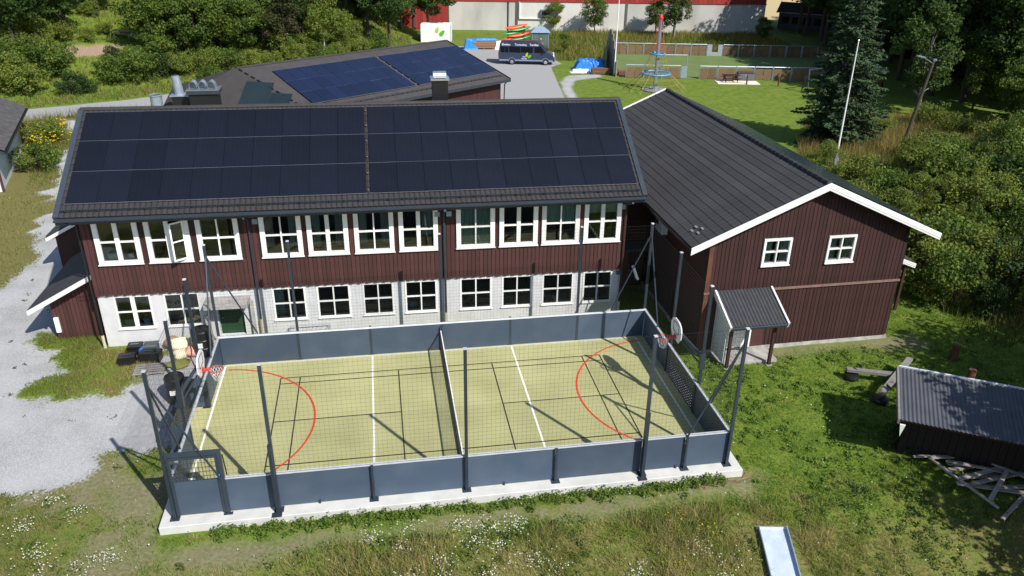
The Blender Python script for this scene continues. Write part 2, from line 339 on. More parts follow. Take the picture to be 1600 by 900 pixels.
# ------------------------------------------------------------------ building pieces
def wall_open(x0, x1, z0, z1, y0, y1, ops):
    """wall slab between y0,y1 with openings (x0,x1,z0,z1) in one row, as boxes"""
    m = MB(); ops = sorted(ops); x = x0
    for a, b, c, d in ops:
        if a > x: m.box(x, a, y0, y1, z0, z1)
        if c > z0: m.box(a, b, y0, y1, z0, c)
        if d < z1: m.box(a, b, y0, y1, d, z1)
        x = b
    if x < x1: m.box(x, x1, y0, y1, z0, z1)
    return m
_bm = {}
def board_mesh(w_, h_, m, t=.022):
    k = (round(w_, 3), round(h_, 3), m.name)
    if k not in _bm: _bm[k] = MB().box(0, w_, -t, 0, 0, h_).mesh('board', m)
    return _bm[k]
def boards(parent, x0, x1, zlo, zhi, y, pitch, m, holes=(), gap=.022, jag=0):
    """vertical boards on a wall facing -y; zlo,zhi are functions of x; holes are left free"""
    n = int(round((x1-x0)/pitch)); p_ = (x1-x0)/n
    for i in range(n):
        a = x0+i*p_+gap/2; b = x0+(i+1)*p_-gap/2; c = (a+b)/2
        segs = [(zlo(c)+(jag*(i % 2)), zhi(c))]
        for hx0, hx1, hz0, hz1 in holes:
            if hx1 > a+.01 and hx0 < b-.01:
                new = []
                for s0, s1 in segs:
                    if hz0 > s0+.03: new.append((s0, min(s1, hz0)))
                    if hz1 < s1-.03: new.append((max(s0, hz1), s1))
                segs = new
        for s0, s1 in segs:
            if s1-s0 < .04: continue
            o = link('board', board_mesh(b-a, s1-s0, m), parent); o.location = (a, y-(.006 if i % 2 else 0), s0)
def window(parent, x0, x1, z0, z1, y, side=.1, top=.09, bot=.1, style='thin', curtain=None, open_sash=False, inset=.05, out=.03, mat_=None, midz=.5):
    """window in a wall facing -y; outer casing rect given"""
    W = mat_ or WHITE
    a, b, c, d = x0+side, x1-side, z0+bot, z1-top
    m = MB().box(x0, a, y-out, y+.08, z0, z1).box(b, x1, y-out, y+.08, z0, z1).box(a, b, y-out, y+.08, z0, c).box(a, b, y-out, y+.08, d, z1)
    f = m.build('window', W, parent)
    MB().box(x0-.03, x1+.03, y-out-.05, y-out-.001, z0-.045, z0-.005).build('sill', W, f)
    mid = (a+b)/2; mw = .085 if style == 'thick' else .028; zc = c+(d-c)*midz
    k = MB().box(mid-mw, mid+mw, y-out+.012, y+.07, c, d).box(a, mid-mw, y-out+.02, y+.06, zc-.028, zc+.028)
    if not open_sash: k.box(mid+mw, b, y-out+.02, y+.06, zc-.028, zc+.028)
    k.build('muntin', W, f)
    for (p0, p1) in ((a, mid-mw), (mid+mw, b)):
        if open_sash and p0 > a: continue
        for (q0, q1) in ((c, zc-.028), (zc+.028, d)):
            MB().box(p0, p1, y+inset-.003, y+inset+.003, q0, q1).build('pane', GLASS, f)
    if open_sash:
        sw = b-mid-mw; s = MB(); bw_ = .06
        s.box(-sw, -sw+bw_, 0, .05, c, d).box(-bw_, 0, 0, .05, c, d).box(-sw+bw_, -bw_, 0, .05, c, c+bw_).box(-sw+bw_, -bw_, 0, .05, d-bw_, d).box(-sw+bw_, -bw_, .005, .045, zc-.025, zc+.025)
        M_ = Matrix.Translation((b, y-out-.01, 0)) @ Matrix.Rotation(R_(38), 4, 'Z')
        s.xf(M_).build('open_sash', W, f)
        for q0, q1 in ((c+bw_, zc-.025), (zc+.025, d-bw_)):
            MB().box(-sw+bw_, -bw_, .022, .028, q0, q1).xf(M_).build('pane', GLASS, f)
    if curtain:
        for p0, p1, zz0, mm in curtain:
            n_ = max(6, int((p1-p0)/.05)); pts = MB(); xs = np.linspace(p0, p1, n_+1)
            for i in range(n_):
                ya = y+.16+.03*math.sin(i*1.9); yb = y+.16+.03*math.sin((i+1)*1.9)
                pts.poly([(xs[i], ya, zz0), (xs[i+1], yb, zz0), (xs[i+1], yb, d+.05), (xs[i], ya, d+.05)])
            pts.build('curtain', mm, f)
    return f
def tile_course_mesh(width, depth, pitch, m, amp=.022, lift=.028, name='tile_course', per=6):
    n = int(width/pitch*per); xs = np.linspace(0, width, n+1); ph = xs/pitch*2*np.pi
    wv = amp*(np.sin(ph)+.35*np.sin(2*ph+.6))
    V = []
    for yy, zz in ((0, -.004), (0, lift), (depth+.03, 0)):
        V.append(np.stack([xs, np.full_like(xs, yy), wv+zz], -1))
    V = np.concatenate(V); F = []
    for r in range(2):
        a = np.arange(n)+r*(n+1); F.append(np.stack([a, a+1, a+n+2, a+n+1], -1))
    return npmesh(name, V, np.concatenate(F), m)
def slope_mat(o, ax, dn_up):
    """matrix with x along ax, y up the slope, origin o"""
    ax = Vector(ax).normalized(); u = Vector(dn_up).normalized(); n = ax.cross(u).normalized()
    m = Matrix((ax, u, n)).transposed().to_4x4(); m.translation = o; return m
def place(o, m): o.matrix_local = m; return o
_pm = {}
def panel_mesh(w_, h_, m):
    k = (round(w_, 3), round(h_, 3), m.name)
    if k not in _pm:
        b = MB().box(0, w_, 0, h_, .05, .085); _pm[k] = b.mesh('solar_panel', m)
    return _pm[k]
def solar(parent, M_, x0, x1, ncol, s0, s1, nrow, m, rails=True, lift=0, skip=()):
    pw, ph = (x1-x0)/ncol, (s1-s0)/nrow
    for i in range(ncol):
        for j in range(nrow):
            if (i, j) in skip: continue
            o = link('solar_panel', panel_mesh(pw-.018, ph-.020, m), parent)
            place(o, M_ @ Matrix.Translation((x0+i*pw+.009, s0+j*ph+.010, lift+random.uniform(0, .004))) @ Matrix.Rotation(R_(random.uniform(-.15, .15)), 4, 'X'))
    if rails:
        place(MB().box(x0, x1, s0, s1, lift+.035, lift+.045).build('panel_backing', BLACK, parent), M_)
        r = MB()
        for j in range(nrow+1): r.box(x0-.02, x1+.02, s0+j*ph-.006, s0+j*ph+.006, lift+.046, lift+.084)
        place(r.build('mounting_rail', ALU, parent), M_)

# ================================================================== two-storey school building
LEN, RUN, ZE, ZR, WY = 23.61, 5.05, 6.0, 9.0, .818
sch = thing('school_building', 'long two-storey brown and white school with solar panels over its whole front roof', 'building', (-5.667, 10.784, 0), -.011)
UW = [(.95, 2.66, 'thick'), (2.91, 4.63, 'open'), (4.89, 6.56, 'thin'), (7.39, 9.07, 'thin'), (9.28, 10.97, 'thick'), (11.21, 12.87, 'thin'), (13.08, 14.74, 'thick'), (15.53, 17.2, 'thin'), (17.4, 19.09, 'thick'), (19.27, 20.96, 'thin'), (21.16, 22.83, 'thick')]
LW = [(1.12, 2.6, 'thick'), (3.1, 4.55, 'thin'), (7.54, 8.95, 'thin'), (9.41, 10.84, 'thin'), (11.37, 12.73, 'thin'), (13.21, 14.64, 'thin'), (15.65, 17.09, 'thin'), (17.54, 18.94, 'thin'), (19.39, 20.85, 'thin'), (21.28, 22.66, 'thin')]
UZ0, UZ1, LZ0, LZ1, ZM = 3.63, 5.5, .58, 2.11, 2.26
us, ub, ut = .195, .12, .1
uops = [(a+us-.01, b-us+.01, UZ0+ub-.01, UZ1-ut+.01) for a, b, _ in UW]
lops = [(a+.08, b-.08, LZ0+.07, LZ1-.06) for a, b, _ in LW]
WX0, WX1, BACK = .52, 23.08, 9.3
lw = wall_open(WX0, WX1, -.45, ZM, WY+.10, WY+.40, lops+[(5.2, 6.26, -.05, 1.62)]).build('lower_wall', PLASTER, sch)
uwall = wall_open(WX0-.03, WX1+.03, ZM, 5.8, WY+.03, WY+.28, uops).build('upper_wall', BROWN2, sch)
# gable ends and back wall
for xa, xb in ((WX0-.03, WX0+.22), (WX1-.22, WX1+.03)):
    MB().prism([(xa, WY+.28, ZM), (xa, BACK, ZM), (xa, BACK, 6.1), (xa, RUN, 8.6), (xa, WY+.28, 6.1)], (xb-xa, 0, 0)).build('gable_wall', BROWN, sch)
    MB().box(xa+.03, xb-.03, WY+.4, BACK, -.45, ZM-.003).build('gable_wall', PLASTER, sch)
MB().box(WX0, WX1, BACK, BACK+.2, -.45, 6.0).build('back_wall', BROWN, sch)
MB().box(WX0+.25, WX1-.25, WY+.42, BACK-.01, 2.35, 2.6).build('storey_floor', ROOM, sch)
MB().box(WX0+.25, WX1-.25, WY+.42, BACK-.01, 5.75, 5.9).build('attic_floor', WHITEW, sch)
MB().box(WX0+.25, WX1-.25, WY+.42, BACK-.01, -.3, -.1).build('ground_floor', ROOM, sch)
MB().box(WX0+.25, WX1-.25, 4.2, 4.3, -.1, 2.34).box(WX0+.25, WX1-.25, 4.2, 4.3, 2.61, 5.74).build('corridor_wall', ROOM, sch)
m = MB()
for x in (4.8, 9.2, 15.2, 19.2): m.box(x, x+.1, WY+.45, 4.19, -.1, 2.34)
for x in (7.0, 15.1): m.box(x, x+.1, WY+.45, 4.19, 2.61, 5.74)
m.build('partition_wall', ROOM, sch)
for i, (a, b, st) in enumerate(UW):
    cu = None
    ca, cb = a+us, b-us; mid = (a+b)/2
    if i in (3, 4, 5): cu = [(ca-.05, ca+.34, UZ0+.35, CURT), (cb-.34, cb+.05, UZ0+.35, CURT)]
    if i == 6: cu = [(mid+.15, cb, UZ0+.6, CURT)]
    if i == 7: cu = [(ca-.05, cb+.05, UZ0+.05, BLIND)]
    if i == 9: cu = [(ca-.05, cb+.05, UZ0+.95, BLIND)]
    if i == 10: cu = [(ca-.05, cb+.05, UZ0+1.3, BLIND)]
    fr = window(sch, a, b, UZ0, UZ1, WY, us, ut, ub, 'thick' if st in ('thick', 'open') else 'thin', cu, st == 'open', out=.045)
    if st == 'open': fr['label'] = 'white window with its right sash swung open'
    if i == 7: fr['label'] = 'white window with a pale green blind drawn down'
for i, (a, b, st) in enumerate(LW):
    cu = [(a+.08, a+.45, LZ0+.1, BLIND)] if i == 2 else None
    window(sch, a, b, LZ0, LZ1, WY+.10, .08, .06, .07, st, cu, out=.02)
# things standing inside on the window boards
def sill_item(name, label, cat, lx, lz, w_, h_, m, kind='box', d_=.14):
    p = Matrix.Rotation(-.011, 4, 'Z') @ Vector((lx, WY+.30+(.1 if lz < 2 else 0), lz)); t = thing(name, label, cat, (p.x-5.667, p.y+10.784, lz), -.011)
    if kind == 'box': MB().box(-w_/2, w_/2, -d_/2, d_/2, 0, h_).build('body', m, t, bevel=.012); MB().box(-w_/2-.01, w_/2+.01, -d_/2-.01, d_/2+.01, h_*.86, h_*.98).build('lid', m, t)
    else:
        MB().lathe([(w_*.32, 0), (w_*.5, h_*.55), (w_*.46, h_*.56)], n=12).build('pot', m, t)
        b = MB()
        for k in range(16): a = k*2.4; r = w_*(.25+.35*((k*7) % 5)/5); b.poly([(0, 0, h_*.5), (r*math.cos(a-.25), r*math.sin(a-.25)*.5, h_*(.8+.05*(k % 6))), (r*1.3*math.cos(a), r*1.3*math.sin(a)*.5, h_*(.95+.06*(k % 6))), (r*math.cos(a+.25), r*math.sin(a+.25)*.5, h_*(.8+.05*(k % 6)))])
        b.build('leaves', plain('house_plant', (70, 105, 55)), t)
PB = plain('pale_blue_box', (175, 200, 200)); 
sill_item('storage_tub', 'pale blue tub behind the leftmost upper window', 'tub', 1.45, UZ0+.13, .42, .2, PB)
sill_item('storage_tub', 'small white tub behind the leftmost upper window', 'tub', 2.15, UZ0+.13, .2, .18, WHITE)
sill_item('potted_plant', 'potted plant behind the leftmost lower window', 'plant', 2.2, LZ0+.07, .35, .45, PB, 'pot')
sill_item('storage_tub', 'pale tub behind the leftmost lower window', 'tub', 1.5, LZ0+.07, .4, .22, PB)
sill_item('storage_tub', 'wooden box behind the lower window beside the pale curtain', 'box', 8.15, LZ0+.07, .45, .3, TIMBER)
sill_item('storage_tub', 'long wooden box behind the fourth lower window', 'box', 9.9, LZ0+.07, .7, .18, TIMBER)
sill_item('storage_tub', 'wide tan box behind the fifth lower window', 'box', 11.8, LZ0+.07, .6, .26, plain('tan_box', (170, 135, 80)))
sill_item('storage_tub', 'blue and yellow box behind the sixth lower window', 'box', 13.55, LZ0+.07, .28, .3, plain('sill_blue', (40, 140, 190)))
sill_item('storage_tub', 'green grey tray behind the sixth lower window', 'tray', 14.2, LZ0+.07, .4, .12, plain('tray_green', (120, 135, 110)))
sill_item('potted_plant', 'pale potted plant behind the second lower window from the hall', 'plant', 20.1, LZ0+.07, .3, .34, WHITE, 'pot')
sill_item('storage_tub', 'small red box behind the third upper window from the hall', 'box', 17.85, UZ0+.13, .14, .16, plain('sill_red', (190, 60, 80)))
boards(sch, WX0-.03, WX1+.03, lambda x: ZM-.10, lambda x: 5.62, WY+.03, .178, BROWN, [(a-.012, b+.012, UZ0-.05, UZ1+.02) for a, b, _ in UW], jag=.035)
boards_side = None
# roof
Mf = slope_mat((0, 0, ZE), (1, 0, 0), (0, RUN, ZR-ZE)); SL = math.hypot(RUN, ZR-ZE)
roof = MB().prism([(0, -.0, ZE-.06), (0, RUN, ZR-.06), (0, 2*RUN, ZE-.06), (0, 2*RUN, ZE-.26), (0, RUN, ZR-.28), (0, 0, ZE-.26)], (LEN, 0, 0)).build('roof', FELTD, sch)
NCO = 17; dc = SL/NCO
cm = tile_course_mesh(LEN-.3, dc, .21, TILE, .013, .03)
for sgn in (0, 1):
    for j in range(NCO):
        if sgn and j % 2: pass
        o = link('tile_course', cm, roof)
        Ms = Mf if not sgn else slope_mat((LEN, 2*RUN, ZE), (-1, 0, 0), (0, -RUN, ZR-ZE))
        place(o, Ms @ Matrix.Translation((.15, -.04+j*dc, .0)))
MB().tube((.02, RUN, ZR+.0), (LEN-.02, RUN, ZR+.0), .10, .10, 10).build('ridge_tile', TILE, roof)
for x0 in (-.05, LEN-.16):
    place(MB().box(x0, x0+.21, -.03, SL+.02, -.20, .055).build('verge_flashing', GUTTER, roof), Mf)
    place(MB().box(x0, x0+.21, -.03, SL-.02, -.20, .055).build('verge_flashing', GUTTER, roof), slope_mat((LEN, 2*RUN, ZE), (-1, 0, 0), (0, -RUN, ZR-ZE)))
solar(roof, Mf, .30, 11.86, 10, .60, 5.62, 3, PANEL)
solar(roof, Mf, 12.0, 23.32, 10, .60, 5.62, 3, PANEL)
g = MB(); 
for k in range(6): g.box(11.90, 11.95, .75+k*.92, .80+k*.92, .08, .10)
place(g.build('panel_clamp', ALU, roof), Mf)
# gutter and snow guard
g = MB(); n = 8
pr = [(-.13-.075*math.cos(t), ZE-.09-.085*math.sin(t)) for t in np.linspace(0, math.pi, 7)]
g.prism([(0, -.055, ZE-.08)]+[(0, y, z) for y, z in pr[::-1]], (LEN, 0, 0)).build('gutter', GUTTER, sch)
MB().box(0, LEN, -.04, .02, ZE-.30, ZE-.07).build('fascia', GUTTER, sch)
MB().box(.02, LEN-.02, .03, WY-.005, ZE-.33, ZE-.29).build('soffit', BROWN2, sch)
g = MB()
for k in range(40):
    x = .35+k*.588
    g.box(x-.018, x+.018, .20, .23, .02, .17).box(x-.018, x+.018, .23, .36, .035, .05)
g.box(.2, LEN-.2, .205, .225, .085, .10).box(.2, LEN-.2, .205, .225, .145, .16)
place(g.build('snow_guard', DSTEEL, roof), Mf)
# downpipes
def pipe(parent, x, y, z0, z1, m=BLACK, r=.045, foot=True):
    b = MB().tube((x, y, z0), (x, y, z1), r, r, 8).tube((x, y, z1), (x, -.1, z1+.35), r, r, 8)
    o = b.build('downpipe', m, parent)
    if foot: MB().tube((x, y, -.3), (x, y, z0), r*1.4, r*1.4, 8).build('pipe_foot', plain('buff_plastic', (196, 186, 165)), o)
    return o
pipe(sch, 6.98, WY-.07, .75, 5.35, DSTEEL); pipe(sch, 15.0, WY-.07, .55, 5.35, DSTEEL, .055); pipe(sch, .40, WY+.02, .35, 5.4, BLACK); pipe(sch, 23.02, WY-.05, .6, 5.35, mat('brown_pipe', (.05, .02, .018), .5))
# small sensor boxes under the eaves, flood light, number plate
for x in (7.25, 14.72, 15.22, 22.95): MB().box(x-.11, x+.11, WY-.06, WY-.0, 5.12, 5.34).build('junction_box', plain('pale_blue_grey', (140, 160, 175)), sch)
MB().box(22.82, 23.0, WY+.06, WY+.098, 1.9, 2.1).build('house_number', plain('number_blue', (60, 90, 140)), sch)
# recessed green door with concrete canopy
d = MB().box(5.22, 6.24, WY+.30, WY+.36, -.05, 1.6).build('door', GREEN, sch)
MB().tube((5.32, WY+.27, .72), (5.32, WY+.30, .72), .03).build('handle', ALU, d)
MB().box(5.28, 5.75, WY+.285, WY+.298, 1.15, 1.5).build('door_window', BLACK, d)
MB().box(4.85, 6.62, WY-.75, WY+.098, 1.64, 1.86).build('canopy', CONCD, sch)
MB().bar((4.8, WY-.4, 1.2), (5.2, WY-.8, 1.62), .03, .03).build('canopy_bracket', DSTEEL, sch)
MB().box(4.72, 4.87, WY-.25, WY+.09, -.3, 1.62).box(6.6, 6.72, WY-.1, WY+.09, -.3, 1.62).build('door_jamb', CONCD, sch)
# chimney on the rear slope
ch = MB().box(15.0, 15.72, 6.2, 6.9, 7.9, 9.75).build('chimney', BLACK, sch)
MB().box(14.93, 15.79, 6.13, 6.97, 9.753, 9.83).build('chimney_cap', ALU, ch)
MB().prism([(15.05, 6.3+.25*math.cos(t)+.2, 9.86+.28*math.sin(t)) for t in np.linspace(0, math.pi, 9)], (.6, 0, 0)).build('chimney_hood', ALU, ch)
# radio antenna boxes on the right corner
fl = thing('flood_light', 'white flood light on the right corner of the white school wall', 'lamp', (17.66, 11.2, 2.2))
MB().bar((0, 0, 0), (.22, -.25, .0), .05, .05).build('bracket', DSTEEL, fl)
MB().bar((.12, -.30, .28), (.34, -.30, -.30), .30, .09, (1, 0, .5)).build('lamp_head', WHITE, fl)
dish = thing('satellite_dish', 'pale dish on the shaded brown end wall of the school', 'dish', (17.5, 12.6, 4.3))
MB().lathe([(.02, 0), (.25, .03), (.36, .10), (.36, .12), (.24, .05), (.02, .02)], n=16).xf(Matrix.Rotation(R_(80), 4, 'Y') @ Matrix.Rotation(R_(10), 4, 'X')).build('dish', plain('dish_grey', (190, 200, 200)), dish)
MB().bar((-.15, 0, 0), (.05, 0, 0), .04, .04).build('bracket', DSTEEL, dish)

# ------------------------------------------------------------------ lean-to at the left end
lt = thing('lean_to_store', 'small brown lean-to store with a white barge board at the left end of the school', 'shed', (-7.55, 12.62, 0))
MB().prism([(.12, 0.03, -.4), (2.35, 0.03, -.4), (2.35, 0.03, 2.75), (.12, 0.03, 1.55)], (0, 4.6, 0)).build('wall', BROWN, lt)
m_ = Matrix.Translation((0, .03, 0))
boards(lt, .12, 2.34, lambda x: -.3, lambda x: 1.52+.538*(x-.12), .03, .16, BROWN)
rf = MB().prism([(-.55, -.55, 1.42), (2.44, -.55, 3.02), (2.44, -.55, 3.14), (-.55, -.55, 1.54)], (0, 5.6, 0)).build('roof', FELTD, lt)
for q, dz in enumerate((0, -.075, -.15)):
    MB().prism([(-.58, -.59+.012*q, 1.36+dz+.13), (2.40, -.59+.012*q, 2.955+dz+.13), (2.40, -.59+.012*q, 2.885+dz+.13), (-.58, -.59+.012*q, 1.29+dz+.13)], (0, .035, 0)).build('barge_board', WHITE, rf)
MB().box(.35, 2.2, -.02, .0, 1.75, 1.78).box(1.3, 2.2, -.02, .0, 1.58, 1.61).build('door_rail', BROWN2, lt)
MB().box(.16, .34, -.09, .0, .15, .85).build('meter_box', WHITE, lt)
MB().lathe([(.06, 0), (.08, .05), (.05, .12)], (.05, -.1, 1.15), 8).build('wall_lamp', BLACK, lt)
MB().tube((2.32, -.06, -.3), (2.2, -.2, 2.4), .035).build('downpipe', BLACK, lt)
MB().box(2.26, 2.34, -.05, -.0, -.35, 1.4).build('corner_trim', WHITE, lt)
# a second white-edged roof further back on the same end
rc = thing('rear_porch_roof', 'dark porch roof with a white barge board behind the lean-to store', 'porch', (-8.9, 19.6, 0))
rf = MB().prism([(-.9, 0, 1.8), (2.6, 0, 3.6), (2.6, 0, 3.75), (-.9, 0, 1.95)], (0, 2.2, 0)).build('roof', FELTD, rc)
for q, dz in enumerate((0, -.09)):
    MB().prism([(-.93, -.04+.012*q, 1.83+dz), (2.55, -.04+.012*q, 3.62+dz), (2.55, -.04+.012*q, 3.535+dz), (-.93, -.04+.012*q, 1.745+dz)], (0, .035, 0)).build('barge_board', WHITE, rf)
MB().prism([(-.55, .2, -.4), (3.2, .2, -.4), (3.2, .2, 3.5), (2.5, .2, 3.5), (-.55, .2, 1.93)], (0, 1.8, 0)).build('wall', BROWN2, rc)

# ================================================================== gabled hall on the right
HBX, HBY, HTB, HWD, HZE, HZR, HLN, HOV, HWV = 18.817, 6.936, .018, 10.8, 5.0, 7.37, 18.2, .93, .5
hall = thing('gabled_hall', 'dark brown gabled hall with white barge boards and charcoal tiled roof on the right', 'building', (HBX, HBY, 0), HTB)
hs = (HZR-HZE)/(HWD/2)
HW0, HW1 = HOV, HWD-HOV+.0
zt = lambda x: HZE+hs*min(x, HWD-x)-.22
HB_BASE = -.05
HWIN = [(3.25, 4.49, 3.80, 4.98), (6.14, 7.41, 3.75, 4.95)]
hg = MB()
def gable_poly(xa, xb, z0, z1f):
    pts = [(xa, HWV+.03, z0), (xb, HWV+.03, z0), (xb, HWV+.03, z1f(xb))]
    if xa < HWD/2 < xb: pts.append((HWD/2, HWV+.03, z1f(HWD/2)))
    pts.append((xa, HWV+.03, z1f(xa))); hg.prism(pts, (0, .25, 0))
xs_ = [HW0, HWIN[0][0]+.1, HWIN[0][1]-.1, HWIN[1][0]+.1, HWIN[1][1]-.1, HW1]
for i in range(5):
    a, b = xs_[i], xs_[i+1]
    if i in (1, 3):
        wz = HWIN[i//2]; gable_poly(a, b, -.1, lambda x: wz[2]+.1); gable_poly(a, b, wz[3]-.1, zt)
    else: gable_poly(a, b, -.1, zt)
hg.build('gable_wall', BROWN2, hall)
ends = HLN-.5
MB().box(HW0, HW0+.25, HWV+.29, ends, -.1, zt(HW0)).build('side_wall', BROWN2, hall)
MB().box(HW1-.25, HW1, HWV+.29, ends, -.1, zt(HW1)).build('side_wall', BROWN2, hall)
MB().prism([(HW0, ends, -.1), (HW1, ends, -.1), (HW1, ends, zt(HW1)), (HWD/2, ends, zt(HWD/2)), (HW0, ends, zt(HW0))], (0, .25, 0)).build('gable_wall', BROWN2, hall)
MB().box(HW0+.26, HW1-.26, 2.2, 2.3, -.1, 5).build('inner_wall', plain('hall_interior', (150, 140, 125)), hall)
MB().box(HW0-.06, HW1+.06, HWV-.03, ends+.3, -.6, HB_BASE-.0).build('foundation', CONCD, hall)
boards(hall, HW0, HW1, lambda x: 2.74, lambda x: zt(x)-.02, HWV+.03, .172, BROWN2, [(a-.01, b+.01, c-.05, d+.01) for a, b, c, d in HWIN])
boards(hall, HW0, HW1, lambda x: HB_BASE+.02, lambda x: 2.64, HWV+.03, .172, BROWN2, [(1.75, 3.9, -.1, 2.5)], jag=.02)
MB().box(HW0-.04, HW1+.04, HWV-.06, HWV+.0, 2.645, 2.735).build('belt_board', mat('belt_board', (.26, .17, .14), .7, (.18, .11, .09), 4), hall)
MB().box(HW0-.02, HW0+.17, HWV-.035, HWV-.008, -.05, 2.62).box(HW0-.02, HW0+.17, HWV-.035, HWV-.008, 2.75, zt(HW0)-.05).build('corner_board', BROWN3, hall)
for i, (a, b, c, d) in enumerate(HWIN):
    window(hall, a, b, c, d, HWV, .1, .1, .1, 'thin', [(a+.1, a+.5, c+.1, mat('pale_curtain', (.72, .70, .64), .9, (.55, .54, .5), 3, (12, 1, .4))), (b-.4, b-.1, c+.1, MATS['pale_curtain'])], out=.05)
# roof with one strip of tiles per course
hr = MB().prism([(0, 0, HZE-.05), (HWD/2, 0, HZR-.05), (HWD, 0, HZE-.05), (HWD, 0, HZE-.18), (HWD/2, 0, HZR-.2), (0, 0, HZE-.18)], (0, HLN, 0)).build('roof', FELTD, hall)
hsl = math.hypot(HWD/2, HZR-HZE); NC = 16; dcb = hsl/NC
cmb = tile_course_mesh(HLN-.1, dcb, .30, TILEB, .006, .017)
for sgn in (0, 1):
    Ms = slope_mat((0, HLN, HZE), (0, -1, 0), (HWD/2, 0, HZR-HZE)) if not sgn else slope_mat((HWD, 0, HZE), (0, 1, 0), (-HWD/2, 0, HZR-HZE))
    for j in range(NC):
        place(link('tile_course', cmb, hr), Ms @ Matrix.Translation((.05, -.06+j*dcb, .0)))
solar(hr, slope_mat((HWD, 0, HZE), (0, 1, 0), (-HWD/2, 0, HZR-HZE)), .8, HLN-.6, 15, .5, 5.5, 3, PANELH)
for k in range(46):
    y = .05+k*(HLN-.4)/45.5
    o = MB().tube((HWD/2, y, HZR+.01), (HWD/2, y+.41, HZR-.005), .125, .105, 8).build('ridge_tile', TILEB, hr) if k == 0 else link('ridge_tile', rid, hr)
    if k == 0: rid = o.data
    else: o.location = (0, y-.05, 0)
def barge(y, side, n=3):
    for q in range(n):
        o_ = -.02+.013*q if y < 1 else .02-.013*q
        zz = .065-q*.105
        if side < 0: pts = [(-.12, y+o_, HZE-.06+zz), (HWD/2, y+o_, HZR+zz), (HWD/2, y+o_, HZR+zz-.10), (-.12, y+o_, HZE-.06+zz-.10)]
        else: pts = [(HWD+.12, y+o_, HZE-.06+zz), (HWD/2+.001, y+o_, HZR+zz), (HWD/2+.001, y+o_, HZR+zz-.10), (HWD+.12, y+o_, HZE-.06+zz-.10)]
        MB().prism(pts, (0, .04, 0)).build('barge_board', WHITE, hr)
barge(-.05, -1); barge(-.05, 1); barge(HLN+.02, -1, 2); barge(HLN+.02, 1, 2)
MB().box(-.09, -.02, 0, HLN, HZE-.2, HZE-.05).build('gutter', BLACK, hr); MB().box(HWD+.02, HWD+.09, 0, HLN, HZE-.2, HZE-.05).build('gutter', BLACK, hr)
MB().tube((HWD+.02, .4, HZE-.15), (HW1+.05, .6, HZE-.45), .04).tube((HW1+.05, .6, HZE-.45), (HW1+.05, .6, 0), .04).build('downpipe', BLACK, hall)
# snow-hook patches and loose battens on the tiles
tp = MB()
for a, b in ((.9, .65), (1.25, .78), (1.05, .40), (1.42, .52)): tp.box(a, a+.20, b, b+.09, .045, .06)
# the two pale spare tiles near the front eave
place(tp.build('roof_patch', plain('pale_tile', (140, 140, 144)), hr), slope_mat((0, HLN, HZE), (0, -1, 0), (HWD/2, 0, HZR-HZE)) @ Matrix.Translation((HLN-2.4, 0, 0)))
# porch over the side door
po = thing('door_porch', 'small porch with corrugated roof and white edges on the gable of the brown hall', 'porch', (HBX, HBY, 0), HTB)
pm = slope_mat((1.42, HWV-1.75, 2.02), (1, 0, 0), (0, 1.7, .78)); psl = math.hypot(1.7, .78)
xs = np.linspace(0, 2.42, 97); zz = .028*np.sin(xs/.15*2*np.pi)
V = np.concatenate([np.stack([xs, np.full_like(xs, yy), zz], -1) for yy in (-.06, psl)]); a = np.arange(96)
place(link('roof_sheet', npmesh('roof_sheet', V, np.stack([a, a+1, a+98, a+97], -1), mat('corrugated_grey', (.062, .064, .070), .5, (.045, .047, .052), 3), smooth=True), po), pm)
place(MB().box(0, 2.42, 0, psl, -.12, -.05).build('roof_deck', BROWN2, po), pm)
for x in (-.08, 2.42): place(MB().box(x, x+.08, -.1, psl, -.2, .06).build('barge_board', WHITEW, po), pm)
place(MB().box(.0, 2.42, -.13, -.07, -.14, -.01).build('gutter', GUTTER, po), pm)
for x in (1.72, 3.62): 
    p_ = MB().box(x-.06, x+.06, HWV-1.35, HWV-1.23, -.2, 2.15).build('post', BROWN2, po)
    MB().box(x-.13, x+.13, HWV-1.42, HWV-1.16, -.45, -.19).build('footing', CONCD, p_)
MB().box(1.78, 3.18, HWV-.02, HWV+.029, -.02, 2.5).build('white_panel', WHITEW, po)
MB().box(3.18, 3.30, HWV-.05, HWV+.029, -.02, 2.5).build('door_frame', WHITE, po)
dd = MB().box(3.30, 3.9, HWV-.01, HWV+.029, -.02, 2.45).build('door', BROWN, po)
MB().prism([(1.55, HWV-1.2, -.02), (1.55, HWV, -.02), (1.55, HWV, 2.6), (1.55, HWV-1.2, 2.05)], (.07, 0, 0)).build('side_screen', WHITEW, po)
MB().box(1.5, 4.1, HWV-1.1, HWV-.05, -.5, -.12).build('door_step', CONCD, po)
# heat pump on the shaded wall
hp = thing('heat_pump', 'white heat pump box under the eave on the shaded side of the hall', 'heat pump', (HBX+HOV-.02, HBY+5.6, 3.55))
MB().box(-.36, 0, -.55, .35, -.05, .6).build('casing', plain('heat_pump_white', (180, 185, 195)), hp, bevel=.02)
MB().box(-.368, -.361, -.05, .28, .28, .5).build('fan_grille', BLACK, hp)
MB().box(-.40, 0, -.62, .42, -.10, -.05).build('bracket', DSTEEL, hp)
